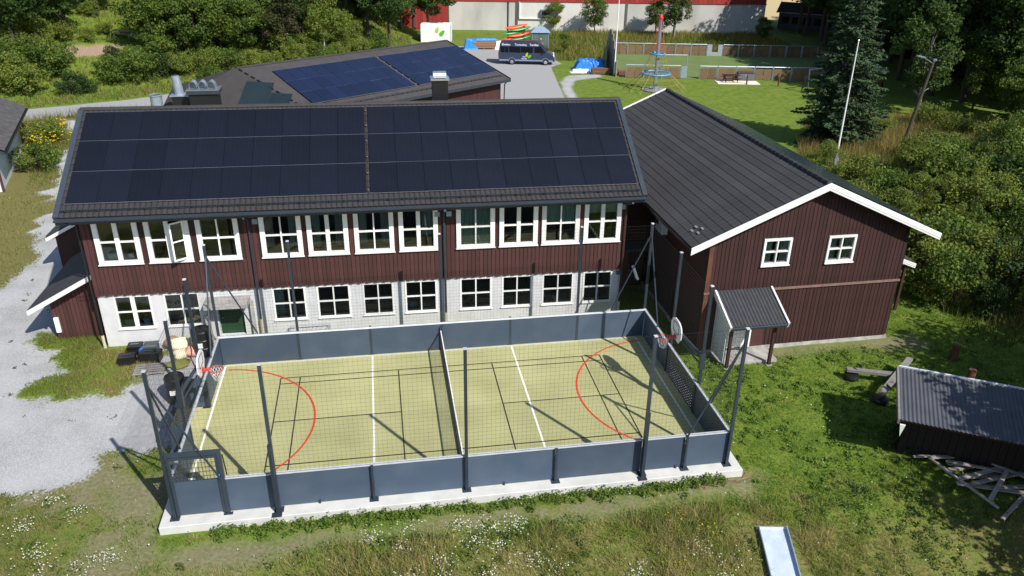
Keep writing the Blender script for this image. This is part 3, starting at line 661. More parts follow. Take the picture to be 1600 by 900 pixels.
# link wall between school and hall
lk = thing('link_passage', 'shaded boarded passage with a brown door joining the school and the hall', 'passage', (17.6, 14.6, 0))
MB().box(0, 2.2, 0, .2, -.4, 4.6).build('wall', BROWN2, lk); MB().box(0, 2.2, -1.2, 6, 4.6, 4.75).build('roof', FELTD, lk)
MB().box(.2, 1.2, -.06, -.005, -.1, 2.0).build('door', BROWN3, lk); MB().box(.15, 2.0, -1.1, -.0, 2.1, 2.2).build('canopy', GUTTER, lk)
for k in range(12): MB().box(0, 2.2, -.02, -.003, 2.4+k*.18, 2.54+k*.18).build('board', BROWN2, lk)
# white-edged lean-to behind the hall's right side
sl_ = thing('side_lean_to', 'low lean-to with a white fascia behind the right corner of the hall', 'lean-to', (29.2, 10.0, 0))
MB().prism([(0, 0, 3.0), (2.0, 0, 2.2), (2.0, 0, 2.35), (0, 0, 3.15)], (0, 4, 0)).build('roof', FELTD, sl_)
for q in range(3): MB().prism([(0, -.05+.012*q, 3.08-.08*q), (2.05, -.05+.012*q, 2.26-.08*q), (2.05, -.05+.012*q, 2.185-.08*q), (0, -.05+.012*q, 3.005-.08*q)], (0, .035, 0)).build('fascia', WHITE, sl_)
for y in (.1, 3.8): MB().box(1.6, 1.72, y, y+.12, -.4, 2.3).build('post', BROWN2, sl_)

# ================================================================== low rear building with hip roof
rb = thing('rear_building', 'low brown building with a felt hip roof and blue solar panels behind the school', 'building')
R0, P2, P1, A1, A2 = (18.59, 49.73, 3.4), (13.57, 56.05, 5.8), (-3.51, 43.42, 5.8), (2.43, 38.0, 3.4), (-8.8, 42.0, 3.4)
R1 = (2*P2[0]-R0[0], 2*P2[1]-R0[1], 3.4); A3 = (-9.6, 49.2, 3.4)
def thickpoly(pts, t=.18): return MB().prism([(x, y, z-t) for x, y, z in pts], (0, 0, t))
rr = thickpoly([R0, P2, P1, A1]).build('front_roof', FELT, rb)
rh = thickpoly([A1, P1, A2]).build('hip_roof', FELT, rb)
thickpoly([A2, P1, A3]).build('hip_roof', FELT, rb); thickpoly([A3, P1, P2, R1]).build('back_roof', FELT, rb)
axv = (Vector(P1)-Vector(P2)).normalized(); dnv = (Vector(R0)-Vector(P2)); dnv = (dnv-axv*dnv.dot(axv)).normalized()
Mc = slope_mat(Vector(P2), -axv, -dnv) # y points up the slope, x from the hip to the gable
def crow(x0, x1, n_, m): solar(rr, Mc, -x1, -x0, n_, -6.95, -1.35, 3, m)
crow(.05, 8.95, 8, PANELC); crow(9.3, 19.0, 9, PANELC)
g = MB(); 
for k in range(7): g.box(-9.2, -9.05, -6.7+k*.85, -6.62+k*.85, .02, .1)
place(g.build('panel_clamp', ALU, rr), Mc)
g = MB()
for k in range(38): g.box(-.34-k*.5, -.3-k*.5, -7.75, -7.72, .0, .16)
g.box(-19.2, -.2, -7.76, -7.74, .08, .1).box(-19.2, -.2, -7.76, -7.74, .14, .16)
place(g.build('snow_guard', DSTEEL, rr), Mc)
g = MB(); 
for k in range(12):
    a = Vector(P1).lerp(Vector(A1), .04+k*.08); b = Vector(P1).lerp(Vector(A1), .085+k*.08); g.bar(a+Vector((0, 0, .05)), b+Vector((0, 0, .05)), .12, .05)
g.build('hip_cap', BLACK, rr)
g = MB().bar(Vector(P1)+Vector((0, 0, .02)), Vector(P2)+Vector((0, 0, .02)), .3, .06).build('ridge_cap', FELT, rr)
e = Vector(R0)-Vector(A1)
MB().bar(Vector(A1)+Vector((0, 0, -.14)), Vector(R0)+Vector((0, 0, -.14)), .14, .2).build('gutter', GUTTER, rr)
MB().bar(Vector(R0)+Vector((0, 0, -.06)), Vector(P2)+Vector((0, 0, -.06)), .08, .26).build('verge_board', BLACK, rr)
# walls (inset from the eaves)
ins = Vector((-.62, .78, 0))*.7
wa, wb_ = Vector(R0)+ins+Vector((-.78, -.62, 0))*.5, Vector(A1)+ins
def wallseg(p, q, z0, z1, m, name='wall'):
    d_ = (q-p); L_ = d_.length; a_ = math.atan2(d_.y, d_.x)
    o = MB().box(0, L_, 0, .2, z0, z1).build(name, m, rb); o.location = (p.x, p.y, 0); o.rotation_euler = (0, 0, a_); return o, L_
o, Lw_ = wallseg(Vector((wb_.x, wb_.y, 0)), Vector((wa.x, wa.y, 0)), -.4, 3.35, BROWN2)
for k in range(60):
    if Lw_-8+k*.14 > Lw_-.1: break
    bb = link('board', board_mesh(.115, 3.4, BROWN), o); bb.location = (Lw_-8+k*.14, 0, -.1)
pr_ = Vector((R1[0], R1[1], 0))-ins+Vector((-.78, -.62, 0))*.5
hw = MB().poly([(wa.x, wa.y, -.4), (pr_.x, pr_.y, -.4), (pr_.x, pr_.y, 3.3), ((wa.x+pr_.x)/2, (wa.y+pr_.y)/2, 5.5), (wa.x, wa.y, 3.3)]).build('gable_wall', BROWN, rb)
MB().tube((18.3, 49.6, 3.2), (18.1, 49.9, 2.9), .05).tube((18.1, 49.9, 2.9), (18.05, 50.0, -.2), .05).build('downpipe', BLACK, rb)
# panels on the hip
def hipz(x, y):
    a = Vector(A1)-Vector(P1); b = Vector(A2)-Vector(P1); n_ = a.cross(b); return P1[2]-(n_.x*(x-P1[0])+n_.y*(y-P1[1]))/n_.z
def hippanel(pts):
    q = [(x, y, hipz(x, y)+.1) for x, y in pts]; MB().prism([(x, y, z-.04) for x, y, z in q], (0, 0, .04)).build('solar_panel', PANELH, rh)
u = (Vector(A1)-Vector(A2)).normalized(); v_ = Vector((-u.y, u.x, 0))
def hp2(s, t): p_ = Vector((-2.64, 41.97, 0))+u*s-v_*t*1; return (p_.x, p_.y)
for (s0, s1, t0, t1) in ((0, 2.2, 0, 1.75), (-.9, 2.2, 1.79, 3.5), (2.26, 3.9, .75, 2.4), (2.26, 3.9, 2.44, 4.1)): hippanel([hp2(s0, t0), hp2(s1, t0), hp2(s1, t1), hp2(s0, t1)])
# ventilation shafts
vs_ = thing('ventilation_shaft', 'wide black ventilation shaft topped by three bright metal hoops behind the school ridge', 'chimney', (-5.2, 39.3, 3.3))
MB().box(-.95, .95, -.6, .6, -.4, 1.75).build('shaft', BLACK, vs_)
MB().box(-1.1, 1.1, -.72, .72, 1.55, 1.8).build('shaft_rim', plain('rim_dark', (50, 55, 62)), vs_); MB().box(-1.12, 1.12, -.74, .74, 1.803, 1.86).build('shaft_cap', ALU, vs_)
for k in range(3):
    h = MB(); cx = -.68+k*.62; pts = [(cx+.27*math.cos(t), .0, 1.86+.52*math.sin(t)) for t in np.linspace(0, math.pi, 11)]
    for a, b in zip(pts, pts[1:]): h.bar(a, b, .5, .03, (0, 1, 0)) if False else h.prism([(a[0], -.35, a[2]), (b[0], -.35, b[2]), (b[0], -.35, b[2]+.025), (a[0], -.35, a[2]+.025)], (0, .7, 0))
    h.build('hoop', GALV, vs_)
v1 = thing('ventilation_pipe', 'tall slanting pale blue ventilation pipe on a small black box', 'pipe', (-7.1, 40.0, 3.6))
MB().box(-.42, .62, -.5, .5, -.5, .95).build('box', BLACK, v1); MB().box(-.55, .75, -.6, .6, .953, 1.03).build('flashing', GALV, v1)
MB().tube((.05, 0, 1.0), (-.08, 0, 2.3), .33, .28, 16).build('pipe', GALV, v1)
v2 = thing('ventilation_pipe', 'short wide open pale blue ventilation pipe, leftmost above the school ridge', 'pipe', (-8.45, 39.0, 3.4))
MB().tube((0, 0, -1.2), (0, 0, 1.42), .40, .40, 20, cap=False).tube((0, 0, -1.2), (0, 0, 1.42), .36, .36, 20, cap=False).build('pipe', GALV, v2)
MB().lathe([(.355, 1.36), (.355, 1.44), (.45, 1.44), (.45, 1.36)], n=20).build('collar', GALV, v2)

# ================================================================== house at the left edge
hd = thing('edge_house', 'pale house with a weathered corrugated roof cut by the left edge', 'house', (-17.2, 33.5, 0), R_(14))
MB().box(-6, -.25, .4, 12, -.4, 2.75).build('wall', plain('pale_blue_wall', (205, 215, 225)), hd)
MB().box(-.28, -.16, .3, .5, -.4, 2.6).build('corner_board', BROWN, hd)
mR = slope_mat((.45, -.1, 2.55), (0, 1, 0), (-3.2, 0, 1.75))
xs = np.linspace(0, 13.2, 265); zz = .03*np.sin(xs/.22*2*np.pi); 
V = np.concatenate([np.stack([xs, np.full_like(xs, yy), zz+.06], -1) for yy in (0, 3.7)]); a = np.arange(264)
rr_ = MB().prism([(.45, -.1, 2.5), (-2.75, -.1, 4.25), (-6.4, -.1, 2.5), (-6.4, -.1, 2.4), (-2.75, -.1, 4.1), (.45, -.1, 2.4)], (0, 13.2, 0)).build('roof', DSTEEL, hd)
place(link('roof_sheet', npmesh('roof_sheet', V, np.stack([a, a+1, a+266, a+265], -1), mat('old_corrugated', (.10, .095, .095), .6, (.055, .052, .052), 2.5), smooth=True), rr_), mR)
MB().box(.40, .56, -.1, 13.1, 2.38, 2.5).build('gutter', BLACK, rr_)
MB().prism([(.5, -.16, 2.48), (-2.75, -.16, 4.24), (-2.75, -.16, 4.04), (.5, -.16, 2.28)], (0, .05, 0)).build('barge_board', DSTEEL, rr_)
MB().box(-3.2, -1.7, .36, .39, .6, 1.9).build('window', GLASS, hd)

# ================================================================== ball court
CL, CW, BH, PH = 17.82, 9.0, 1.26, 5.24
ct = thing('ball_court', 'fenced ball court with slate blue boards, tall net posts and olive turf', 'court')
MB().box(-.42, 18.28, -.46, 9.46, -.62, 0).build('foundation', CONC, ct, bevel=.015)
MB().box(-.02, CL+.02, .0, CW, .004, .02).build('turf', TURF, ct)
def line(x0, x1, y0, y1, m, z=.024): return MB().box(x0, x1, y0, y1, .012, z).build('court_line', m, ct)
W_ = .035
line(.10, .17, .10, 8.9, LWHITE); line(CL-.42, CL-.35, .10, 8.9, LWHITE); line(.175, CL-.425, 8.83, 8.9, LWHITE); line(.175, CL-.425, .1, .17, LWHITE)
for x in (6.02, 11.9): line(x-W_, x+W_, .175, 8.825, LWHITE, .026)
B_ = .022
for x in (2.43, 3.18, 7.05, 10.87, 14.69, 15.45): line(x-B_, x+B_, 1.62, 7.62, LBLACK, .0285)
for y in (7.60, 7.17, 2.04, 1.62): line(2.41, 15.47, y-B_, y+B_, LBLACK, .0305)
line(2.43, 7.05, 4.58, 4.62, LBLACK, .0305); line(10.87, 15.45, 4.58, 4.62, LBLACK, .0305)
for cx, a0, a1 in ((.05, -90, 90), (CL-.1, 90, 270)):
    m = MB(); t = np.radians(np.linspace(a0, a1, 49)); R1_, R2_ = 3.82, 3.89
    for i in range(48):
        q = []
        for r, k in ((R1_, i), (R2_, i), (R2_, i+1), (R1_, i+1)):
            q.append((cx+r*math.cos(t[k]), 4.62+r*math.sin(t[k])*1.02, .0325))
        if all(.1 < p_[0] < CL-.1 for p_ in q): m.poly(q)
    m.build('court_line', LRED, ct)
# boards: near and far sides run in x, the ends run in y with a goal recess in the middle
NX = [0, 1.54, 3.09, 6.0, 8.95, 11.87, 14.8, 16.3, CL]
def board_panel(a, b, name='board_panel'):
    (x0, y0), (x1, y1) = a, b
    if y0 == y1: o = MB().box(x0+.03, x1-.03, y0-.02, y0+.02, .03, BH).build(name, SLATE, ct)
    else: o = MB().box(x0-.02, x0+.02, y0+.03, y1-.03, .03, BH).build(name, SLATE, ct)
    return o
def top_rail(a, b):
    (x0, y0), (x1, y1) = a, b
    if y0 == y1: return MB().box(x0, x1, y0-.045, y0+.055, BH+.001, BH+.05).build('top_rail', RAIL, ct)
    return MB().box(x0-.045, x0+.045, y0, y1, BH+.001, BH+.05).build('top_rail', RAIL, ct)
for a, b in zip(NX[1:], NX[2:]): board_panel((a, 0), (b, 0))
top_rail((1.62, 0), (CL+.05, 0))
FX = [0, 3.09, 6.0, 8.95, 11.87, 14.8, CL]
for a, b in zip(FX, FX[1:]): board_panel((a, CW), (b, CW))
top_rail((-.05, CW), (CL+.05, CW))
for x, s in ((0, -1), (CL, 1)):
    board_panel((x, .03), (x, 3.0)); board_panel((x, 6.0), (x, CW-.03)); top_rail((x, .06), (x, CW-.06))
    xb = x+s*.62 if s < 0 else x
    gm = MB(); n = 20
    for k in range(n+1): y = 3.06+k*2.88/n; gm.box(xb-.012, xb+.012, y-.03, y+.03, .03, BH-.03)
    for k in range(11): z = .05+k*(BH-.06)/10; gm.box(xb-.014, xb+.014, 3.02, 5.98, z-.03, z+.03)
    gm.build('goal_grid', DSTEEL, ct)
    lo, hi = min(x, xb), max(x, xb)
    for y in ((3.0, 6.0) if s < 0 else ()): MB().box(lo-.02, hi+.02, y-.02, y+.02, .03, BH-.004).build('goal_side', SLATE, ct)
    if s < 0:
        MB().box(xb-.08, xb+.08, 2.97, 6.03, BH+.002, BH+.10).build('goal_beam', DSTEEL, ct)
        MB().box(lo, hi, 3.02, 5.98, .0045, .018).build('goal_floor', TURF, ct)
    MB().box(x-.05, x+.05, 2.95, 3.05, .02, BH).box(x-.05, x+.05, 5.95, 6.05, .02, BH).build('goal_post', DSTEEL, ct)
MB().box(-.86, -.425, 2.9, 6.1, -.6, .0).build('foundation', CONC, ct)
def post(x, y, top, w_=.095, plate=True, m=DSTEEL, ox=0, oy=0):
    p_ = MB().box(x-w_/2, x+w_/2, y-w_/2, y+w_/2, .01, top).build('post', SLATE if m is None else m, ct)
    if plate: MB().box(x-.14, x+.14, y-.13, y+.13, .002, .022).build('base_plate', DSTEEL, p_)
    MB().box(x-w_/2-.008, x+w_/2+.008, y-w_/2-.008, y+w_/2+.008, top+.001, top+.03).build('post_cap', RAIL if top > 4 else DSTEEL, p_)
    return p_
yn = -.10; yf = CW+.10
for x in (0, 8.95, CL): post(x, yn, PH)
for x in (3.09, 14.8):
    p_ = post(x, yn-.06, PH, .10); MB().box(x-.07, x+.03, yn-.26, yn-.115, .023, 2.55).build('post_sleeve', DSTEEL, p_); MB().box(x-.2, x+.1, yn-.40, yn-.20, .0015, .023).build('base_plate', DSTEEL, p_)
for x in (6.0, 11.87, 16.3): post(x, yn, BH+.02, .07)
for x in (0, 3.09, 8.95, 14.8, CL): post(x, yf, PH)
for x in (6.0, 11.87): post(x, yf, BH+.02, .07)
for x, dx in ((-.10, 0), (CL+.10, 0)):
    post(x-(.62 if x < 0 else -.62)*0, 3.0, PH); post(x, 6.0, PH)
for k, x in enumerate(NX[1:-1]):
    if k % 2: MB().box(x+1.2, x+1.26, -.06, -.02, .0, .12).build('wall_bracket', DSTEEL, ct)
# seams seen on the far boards
for x in (3.09, 6.0, 8.95, 11.87, 14.8): MB().box(x-.05, x+.05, CW-.032, CW-.0205, .03, BH-.01).build('board_joint', DSTEEL, ct)
# corner braces
for cx, cy, sx, sy in ((0, yn, 1, 1), (CL, yn, -1, 1), (0, yf, 1, -1), (CL, yf, -1, -1)):
    MB().tube((cx+sx*.02, cy, 4.75), (cx+sx*1.52, cy, BH+.06), .032, .032, 8).build('brace', DSTEEL, ct)
    MB().tube((cx, cy+sy*.02, 4.75), (cx, cy+sy*1.75, BH+.06), .032, .032, 8).build('brace', DSTEEL, ct)
# gate in the near left corner
gt = MB().box(.08, 1.47, -.03, .03, .05, 1.30).build('gate', SLATE, ct)
MB().box(.06, 1.50, -.075, .0, 2.12, 2.22).box(1.42, 1.50, -.075, .0, .05, 2.119).box(.06, .14, -.075, .0, .05, 2.119).build('gate_frame', DSTEEL, gt)
MB().box(1.50, 1.62, -.10, .02, .02, 2.25).box(-.04, 1.62, -.10, .02, 2.251, 2.36).build('gate_post', DSTEEL, gt)
MB().box(1.43, 1.70, -.17, -.05, .002, .022).build('base_plate', DSTEEL, gt)
gm = MB()
for k in range(1, 13): x = .14+k*1.28/13; gm.box(x-.006, x+.006, -.04, -.03, 1.30, 2.12)
for k in range(1, 5): z = 1.30+k*.82/5; gm.box(.14, 1.42, -.045, -.036, z-.006, z+.006)
gm.build('gate_mesh', DSTEEL, gt)
MB().box(1.40, 1.52, -.10, -.076, 1.40, 1.50).build('latch', plain('latch_blue', (90, 170, 215)), gt)
MB().tube((1.66, -.06, 2.2), (1.70, -.06, 1.45), .02).build('bungee', BLACK, gt)
# nets above the boards
def net(name, p0, p1, z0, z1, cell=.14, r=.0015):
    p0 = Vector(p0); p1 = Vector(p1); d_ = p1-p0; n_ = int(d_.length/cell); m = MB()
    for k in range(n_+1):
        q = p0+d_*(k/n_); m.bar((q.x, q.y, z0), (q.x, q.y, z1), r*2, r*2, (d_.x, d_.y, .01))
    nz_ = int((z1-z0)/cell)
    for k in range(nz_+1):
        z = z0+(z1-z0)*k/nz_; rr__ = r*2 if k in (0, nz_) else r
        sag = 0; m.bar((p0.x, p0.y, z), (p1.x, p1.y, z), rr__*2, rr__*2)
    return m.build(name, NETM, ct, kind='stuff')
net('side_net', (.06, yn+.07, 0), (CL-.06, yn+.07, 0), BH+.06, PH-.05)
net('side_net', (.06, yf-.07, 0), (CL-.06, yf-.07, 0), BH+.06, PH-.05)
net('side_net', (-.02, .05, 0), (-.02, CW-.05, 0), BH+.06, PH-.05)
net('side_net', (CL+.02, .05, 0), (CL+.02, CW-.05, 0), BH+.06, PH-.05)
# ------------------------------------------------------------------ centre net
cn = thing('court_net', 'low white-taped net stretched across the middle of the court', 'net')
m = MB(); n = 90
for k in range(n+1): y = .06+k*(CW-.12)/n; m.bar((8.9, y, .12), (8.9, y, .92), .007, .007, (1, 0, 0))
for k in range(9): z = .12+k*.1; m.bar((8.9, .05, z), (8.9, CW-.05, z), .007, .007)
m.build('mesh', NETM, cn, kind='stuff')
MB().box(8.88, 8.92, .05, CW-.05, .92, .985).build('top_tape', LWHITE, cn); MB().box(8.885, 8.915, .05, CW-.05, .06, .115).build('bottom_tape', BLACK, cn)
for y in (.07, CW-.07): MB().box(8.86, 8.94, y-.04, y+.04, .03, 1.12).build('net_post', DSTEEL, cn)
# ------------------------------------------------------------------ hoops
def hoop(label, x, s, arm_from):
    h = thing('basketball_hoop', label, 'basketball hoop', (x, 4.45, 2.50), group='hoops at the court ends')
    # fan-shaped backboard in the y-z plane
    pts = [(-.34, -.28), (.34, -.28), (.60, .02), (.62, .34), (.48, .58), (.22, .70), (-.22, .70), (-.48, .58), (-.62, .34), (-.60, .02)]
    MB().prism([(0, a*.86, b*.86+.10) for a, b in pts], (s*.04, 0, 0)).build('backboard', plain('board_white', (226, 228, 230)), h)
    xf = -s*.004; f = MB()
    for a, b in (((-.26, .12), (.26, .12)), ((-.26, .50), (.26, .50)), ((-.26, .12), (-.26, .50)), ((.26, .12), (.26, .50))): f.bar((xf, a[0], a[1]+.06), (xf, b[0], b[1]+.06), .03, .006, (1, 0, 0))
    f.build('target_square', BLACK, h)
    cx = -s*.46; r = MB(); t = np.linspace(0, 2*math.pi, 25)
    for a, b in zip(t, t[1:]): r.tube((cx+.235*math.cos(a), .235*math.sin(a), 0), (cx+.235*math.cos(b), .235*math.sin(b), 0), .018, .018, 6)
    r.bar((-s*.0, 0, .0), (-s*.24, 0, 0), .14, .05); r.box(min(-s*.03, 0), max(-s*.03, 0), -.1, .1, -.09, .09)
    r.build('rim', mat('rim_orange', (.60, .06, .03), .5, (.5, .05, .03), 4), h)
    nn = MB()
    for k in range(12):
        a = 2*math.pi*k/12
        for sg in (1, -1):
            prev = None
            for j in range(5):
                rr = .225-.022*j-.02*(j > 2); aa = a+sg*j*math.pi/12; p_ = (cx+rr*math.cos(aa), rr*math.sin(aa), -.02-.10*j)
                if prev: nn.tube(prev, p_, .008, .008, 4)
                prev = p_
    nn.build('hoop_net', plain('net_white', (200, 200, 198)), h, kind='stuff')
    ax, ay, az = arm_from[0]-x, arm_from[1]-4.45, arm_from[2]-2.55
    MB().tube((s*.05, 0, .3), (ax, ay, az), .06, .06, 10).tube((s*.05, 0, .02), (ax, ay, az-.35), .03, .03, 8).build('support_arm', DSTEEL, h)
    MB().box(ax-.09, ax+.09, ay-.09, ay+.09, az-.5, az+.15).build('clamp', DSTEEL, h)
hoop('basketball hoop with a white fan backboard at the left end of the court', .36, -1, (-.10, 3.0, 2.55))
hoop('basketball hoop with a white fan backboard at the right end of the court', 17.40, 1, (17.92, 3.0, 2.45))

# ------------------------------------------------------------------ clutter by the school wall
def barrel(label, x, y, h=.95, r=.36, lid=True):
    b = thing('black_barrel', label, 'barrel', (x, y, hz(x, y)), group='black barrels beside the court')
    MB().lathe([(r*.88, 0), (r, .06), (r, h*.33), (r*1.04, h*.35), (r, h*.37), (r, h*.64), (r*1.04, h*.66), (r, h*.68), (r*.97, h*.95), (r*.9, h), (r*.84, h), (r*.82, h-.06), (.02, h-.06)], n=20).build('body', BLACK, b, smooth=False)
    MB().prism([(-.14, -r*1.0-.012, h*.42), (.10, -r*1.0-.012, h*.42), (.10, -r*1.0-.012, h*.60), (-.14, -r*1.0-.012, h*.60)], (0, .02, 0)).build('sticker', WHITE, b)
barrel('black barrel with a white sticker standing outside the left end boards', -1.35, 6.95, 1.1, .38)
barrel('black barrel with a white sticker beside the green school door', -1.0, 10.45, 1.2, .42)
def sack(name, label, cat, x, y, sx, sy, sz, m, seed, group=None, rz=0):
    rg = np.random.default_rng(seed); b = MB(); nu, nv = 14, 8; vs__ = []
    for j in range(nv+1):
        ph = math.pi*j/nv
        for i in range(nu):
            t = 2*math.pi*i/nu; k = 1+.14*math.sin(3*t+seed+2*ph)+.10*math.sin(5*t+ph*4+seed*2)+.07*rg.normal()
            e_ = lambda c_: c_
            vs__.append((sx*k*e_(math.cos(t))*e_(math.sin(ph)), sy*k*e_(math.sin(t))*e_(math.sin(ph)), sz*(1+e_(math.cos(ph)))*(.9+.1*k)))
    b.v = vs__
    for j in range(nv):
        for i in range(nu): b.f.append((j*nu+i, j*nu+(i+1) % nu, (j+1)*nu+(i+1) % nu, (j+1)*nu+i))
    o = b.build(name, m, None, smooth=True); o.location = (x, y, hz(x, y)-.02); o.rotation_euler = (0, 0, rz); tag(o, label, cat, group); return o
CREAM = plain('cream_sacking', (232, 222, 190), .9); PINKM = plain('pink_sacking', (220, 165, 150), .9)
sack('refuse_sack', 'cream coloured sack at the front of the heap by the school wall', 'sack', -1.9, 10.2, .32, .3, .22, CREAM, 3, 'sacks heaped by the school wall')
sack('refuse_sack', 'large cream coloured sack leaning on the school wall', 'sack', -2.0, 10.85, .48, .35, .32, CREAM, 4, 'sacks heaped by the school wall')
sack('refuse_sack', 'pink and cream sack beside the black barrel', 'sack', -1.45, 10.35, .3, .28, .24, PINKM, 5, 'sacks heaped by the school wall')
sack('refuse_sack', 'dull brown sack behind the cream ones', 'sack', -2.4, 11.2, .34, .3, .28, plain('brown_sacking', (150, 125, 110), .9), 6, 'sacks heaped by the school wall')
sack('weed_heap', 'small heap of wilted garden weeds below the cream sacks', 'plant heap', -1.9, 9.6, .5, .35, .10, plain('wilted', (125, 125, 60), .95), 8)
def crate(label, x, y, rz, w_, d_, h_, m, lid=None, z=0):
    t = thing('plastic_crate', label, 'crate', (x, y, hz(x, y)+z), rz, 'black crates by the left school wall')
    e = .03; MB().box(-w_/2, w_/2, -d_/2, -d_/2+e, 0, h_).box(-w_/2, w_/2, d_/2-e, d_/2, 0, h_).box(-w_/2, -w_/2+e, -d_/2+e, d_/2-e, 0, h_).box(w_/2-e, w_/2, -d_/2+e, d_/2-e, 0, h_).box(-w_/2+e, w_/2-e, -d_/2+e, d_/2-e, 0, .03).build('body', m, t)
    MB().box(-w_/2-.03, w_/2+.03, -d_/2-.03, -d_/2, h_-.06, h_).box(-w_/2-.03, w_/2+.03, d_/2, d_/2+.03, h_-.06, h_).build('rim', m, t)
    if lid:
        l_ = MB().box(-w_/2-.01, w_/2+.01, -d_/2-.01, d_/2+.01, h_+.002, h_+.05).build('lid', lid, t, bevel=.015)
        MB().box(-w_*.3, w_*.3, -.02, .02, h_+.051, h_+.075).build('handle', GREYW if w_ < .6 else DSTEEL, l_)
crate('black crate with lid nearest the grass by the left school wall', -3.95, 10.1, .12, .62, .42, .34, BLACK, BLACK)
crate('long black crate right of the blue strap by the left school wall', -3.05, 10.2, -.08, .8, .45, .40, BLACK, BLACK)
crate('black crate standing close under the left school window', -3.8, 10.85, .05, .55, .42, .42, BLACK, plain('dark_lid', (40, 44, 50)))
crate('small grey crate of bottles between the black crates', -3.2, 10.95, .02, .55, .4, .4, plain('grey_crate', (95, 105, 110)), None)
st = tag(sack('blue_strap', 'blue bag squeezed between the black crates', 'bag', -3.45, 10.45, .12, .22, .26, plain('strap_blue', (30, 110, 190)), 9), 'blue bag squeezed between the black crates', 'bag')
pl = thing('timber_pallet', 'grey timber pallet leaning flat before the crates', 'pallet', (-2.9, 9.3, hz(-2.9, 9.3)), .05)
for k in range(5): MB().box(-.6, .6, -.4+k*.18, -.29+k*.18, .10, .125).build('slat', GREYW, pl)
for k in range(3): MB().box(-.6+k*.54, -.5+k*.54, -.4, .43, 0, .099).build('runner', GREYW, pl)
rk = thing('metal_rack', 'low grey wire rack against the white wall behind the far boards', 'rack', (3.35, 11.15, -.1))
m = MB()
for z in (.12, .40): m.path([(-.85, -.3, z), (.85, -.3, z), (.85, .3, z), (-.85, .3, z), (-.85, -.3, z)], .014, 6)
for k in range(9): m.tube((-.8+k*.2, -.3, .40), (-.8+k*.2, .3, .40), .007, .007, 5)
m.build('frame', GALV, rk)
for x, y in ((-.85, -.3), (.85, -.3), (.85, .3), (-.85, .3)): MB().tube((x, y, -.15), (x, y, .40), .014).build('leg', GALV, rk)
# grass and paving beside the court's left end
pv = MB()
for i in range(10):
    for j in range(14):
        x = -2.75+i*.235; y = 3.9+j*.36+(i % 2)*.18
        if abs(y-5) < 20 and x < -.95: pv.box(x+.008, x+.225, y+.008, y+.35, hz(x, y)-.05, hz(x, y)+.012+.006*((i*7+j*3) % 5)/5)
pv.build('paving', plain('paving_grey', (165, 165, 168), .9), None, kind='structure')

# ================================================================== shed, seesaw, lumber, slide
sh = thing('garden_shed', 'low dark shed with a grey corrugated roof at the right edge', 'shed', (25.0, 1.3, 0), math.atan2(-1.95, 3.27))
# local x along the roof, local y backwards; roof falls towards the camera
xs = np.linspace(0, 7.2, 289); zz = .02*np.sin(xs/.13*2*np.pi)
V = np.concatenate([np.stack([xs, np.full_like(xs, yy), zz], -1) for yy in (0, 1.48, 2.95)]); a = np.arange(288)
F = np.concatenate([np.stack([a, a+1, a+290, a+289], -1), np.stack([a+289, a+290, a+579, a+578], -1)])
ms = slope_mat((-.25, -2.55, 1.72), (1, 0, 0), (0, 2.9, .40))
place(link('roof_sheet', npmesh('roof_sheet', V, F, mat('shed_corrugated', (.075, .079, .092), .55, (.052, .056, .066), 1.2), smooth=True), sh), ms)
place(MB().box(.02, 7.2, .05, 2.9, -.12, -.04).build('roof_deck', BROWN2, sh), ms)
place(MB().box(-.07, .0, -.03, 2.97, -.16, .05).build('verge_board', GREYW, sh), ms)
place(MB().box(0, 7.2, 2.955, 3.02, -.12, .05).build('ridge_flashing', RAIL, sh), ms)
MB().box(.05, 7, -1.6, .1, -.6, 1.66).build('wall', mat('shed_boards', (.017, .009, .008), .8, (.010, .006, .005), 3, (9, 9, .6)), sh)
for k in range(28): MB().box(.05+k*.25, .285+k*.25, -1.64, -1.605, -.4, 1.64).build('board', MATS['shed_boards'], sh)
MB().prism([(-.22, -2.56, 1.54), (-.05, -2.56, 1.54), (-.14, -2.53, 1.05)], (0, .05, 0)).build('corner_board', WHITEW, sh)
# seesaw: two crossing grey beams on dark tyres
ss = thing('crossed_seesaw', 'crossed grey timber seesaw on dark tyres in front of the shed', 'seesaw', (26.75, 4.0, hz(26, 4)))
c0 = Vector((26.75, 4.0, 0))
for (ax, ay), (bx, by) in (((25.1, 4.75), (29.2, 2.95)), ((25.35, 2.75), (27.95, 4.85))):
    bm_ = MB().bar((ax-c0.x, ay-c0.y, .42 if ax < 25.2 else .50), (bx-c0.x, by-c0.y, .55 if ax < 25.2 else .62), .24, .11).build('beam', GREYW, ss)
    MB().bar((ax-c0.x+.4, ay-c0.y+(.18*(1 if by > ay else -1)), .62), (ax-c0.x+.4, ay-c0.y+(.18*(1 if by > ay else -1)), .72), .3, .03, (1, 0, 0)).build('handle', DSTEEL, bm_)
for x, y in ((25.3, 4.65), (25.5, 2.9), (27.8, 4.7)):
    MB().lathe([(.16, 0), (.28, .02), (.32, .12), (.28, .22), (.16, .24)], (x-c0.x, y-c0.y, .02), 14).build('tyre', BLACK, ss)
MB().lathe([(.26, 0), (.26, .3), (.2, .42)], (0, 0, 0), 12).build('pivot', BLACK, ss)
for (x, y, h, lb) in ((30.5, 5.45, .72, 'leaning brown tree stump on the shaded grass behind the shed'), (29.6, 3.35, .85, 'pale topped tree stump just behind the shed roof')):
    o = MB().tube((0, 0, -.1), (.06, 0, h), .17, .15, 12).build('tree_stump', BROWN3, None); o.location = (x, y, hz(x, y)); tag(o, lb, 'stump', 'tree stumps near the shed')
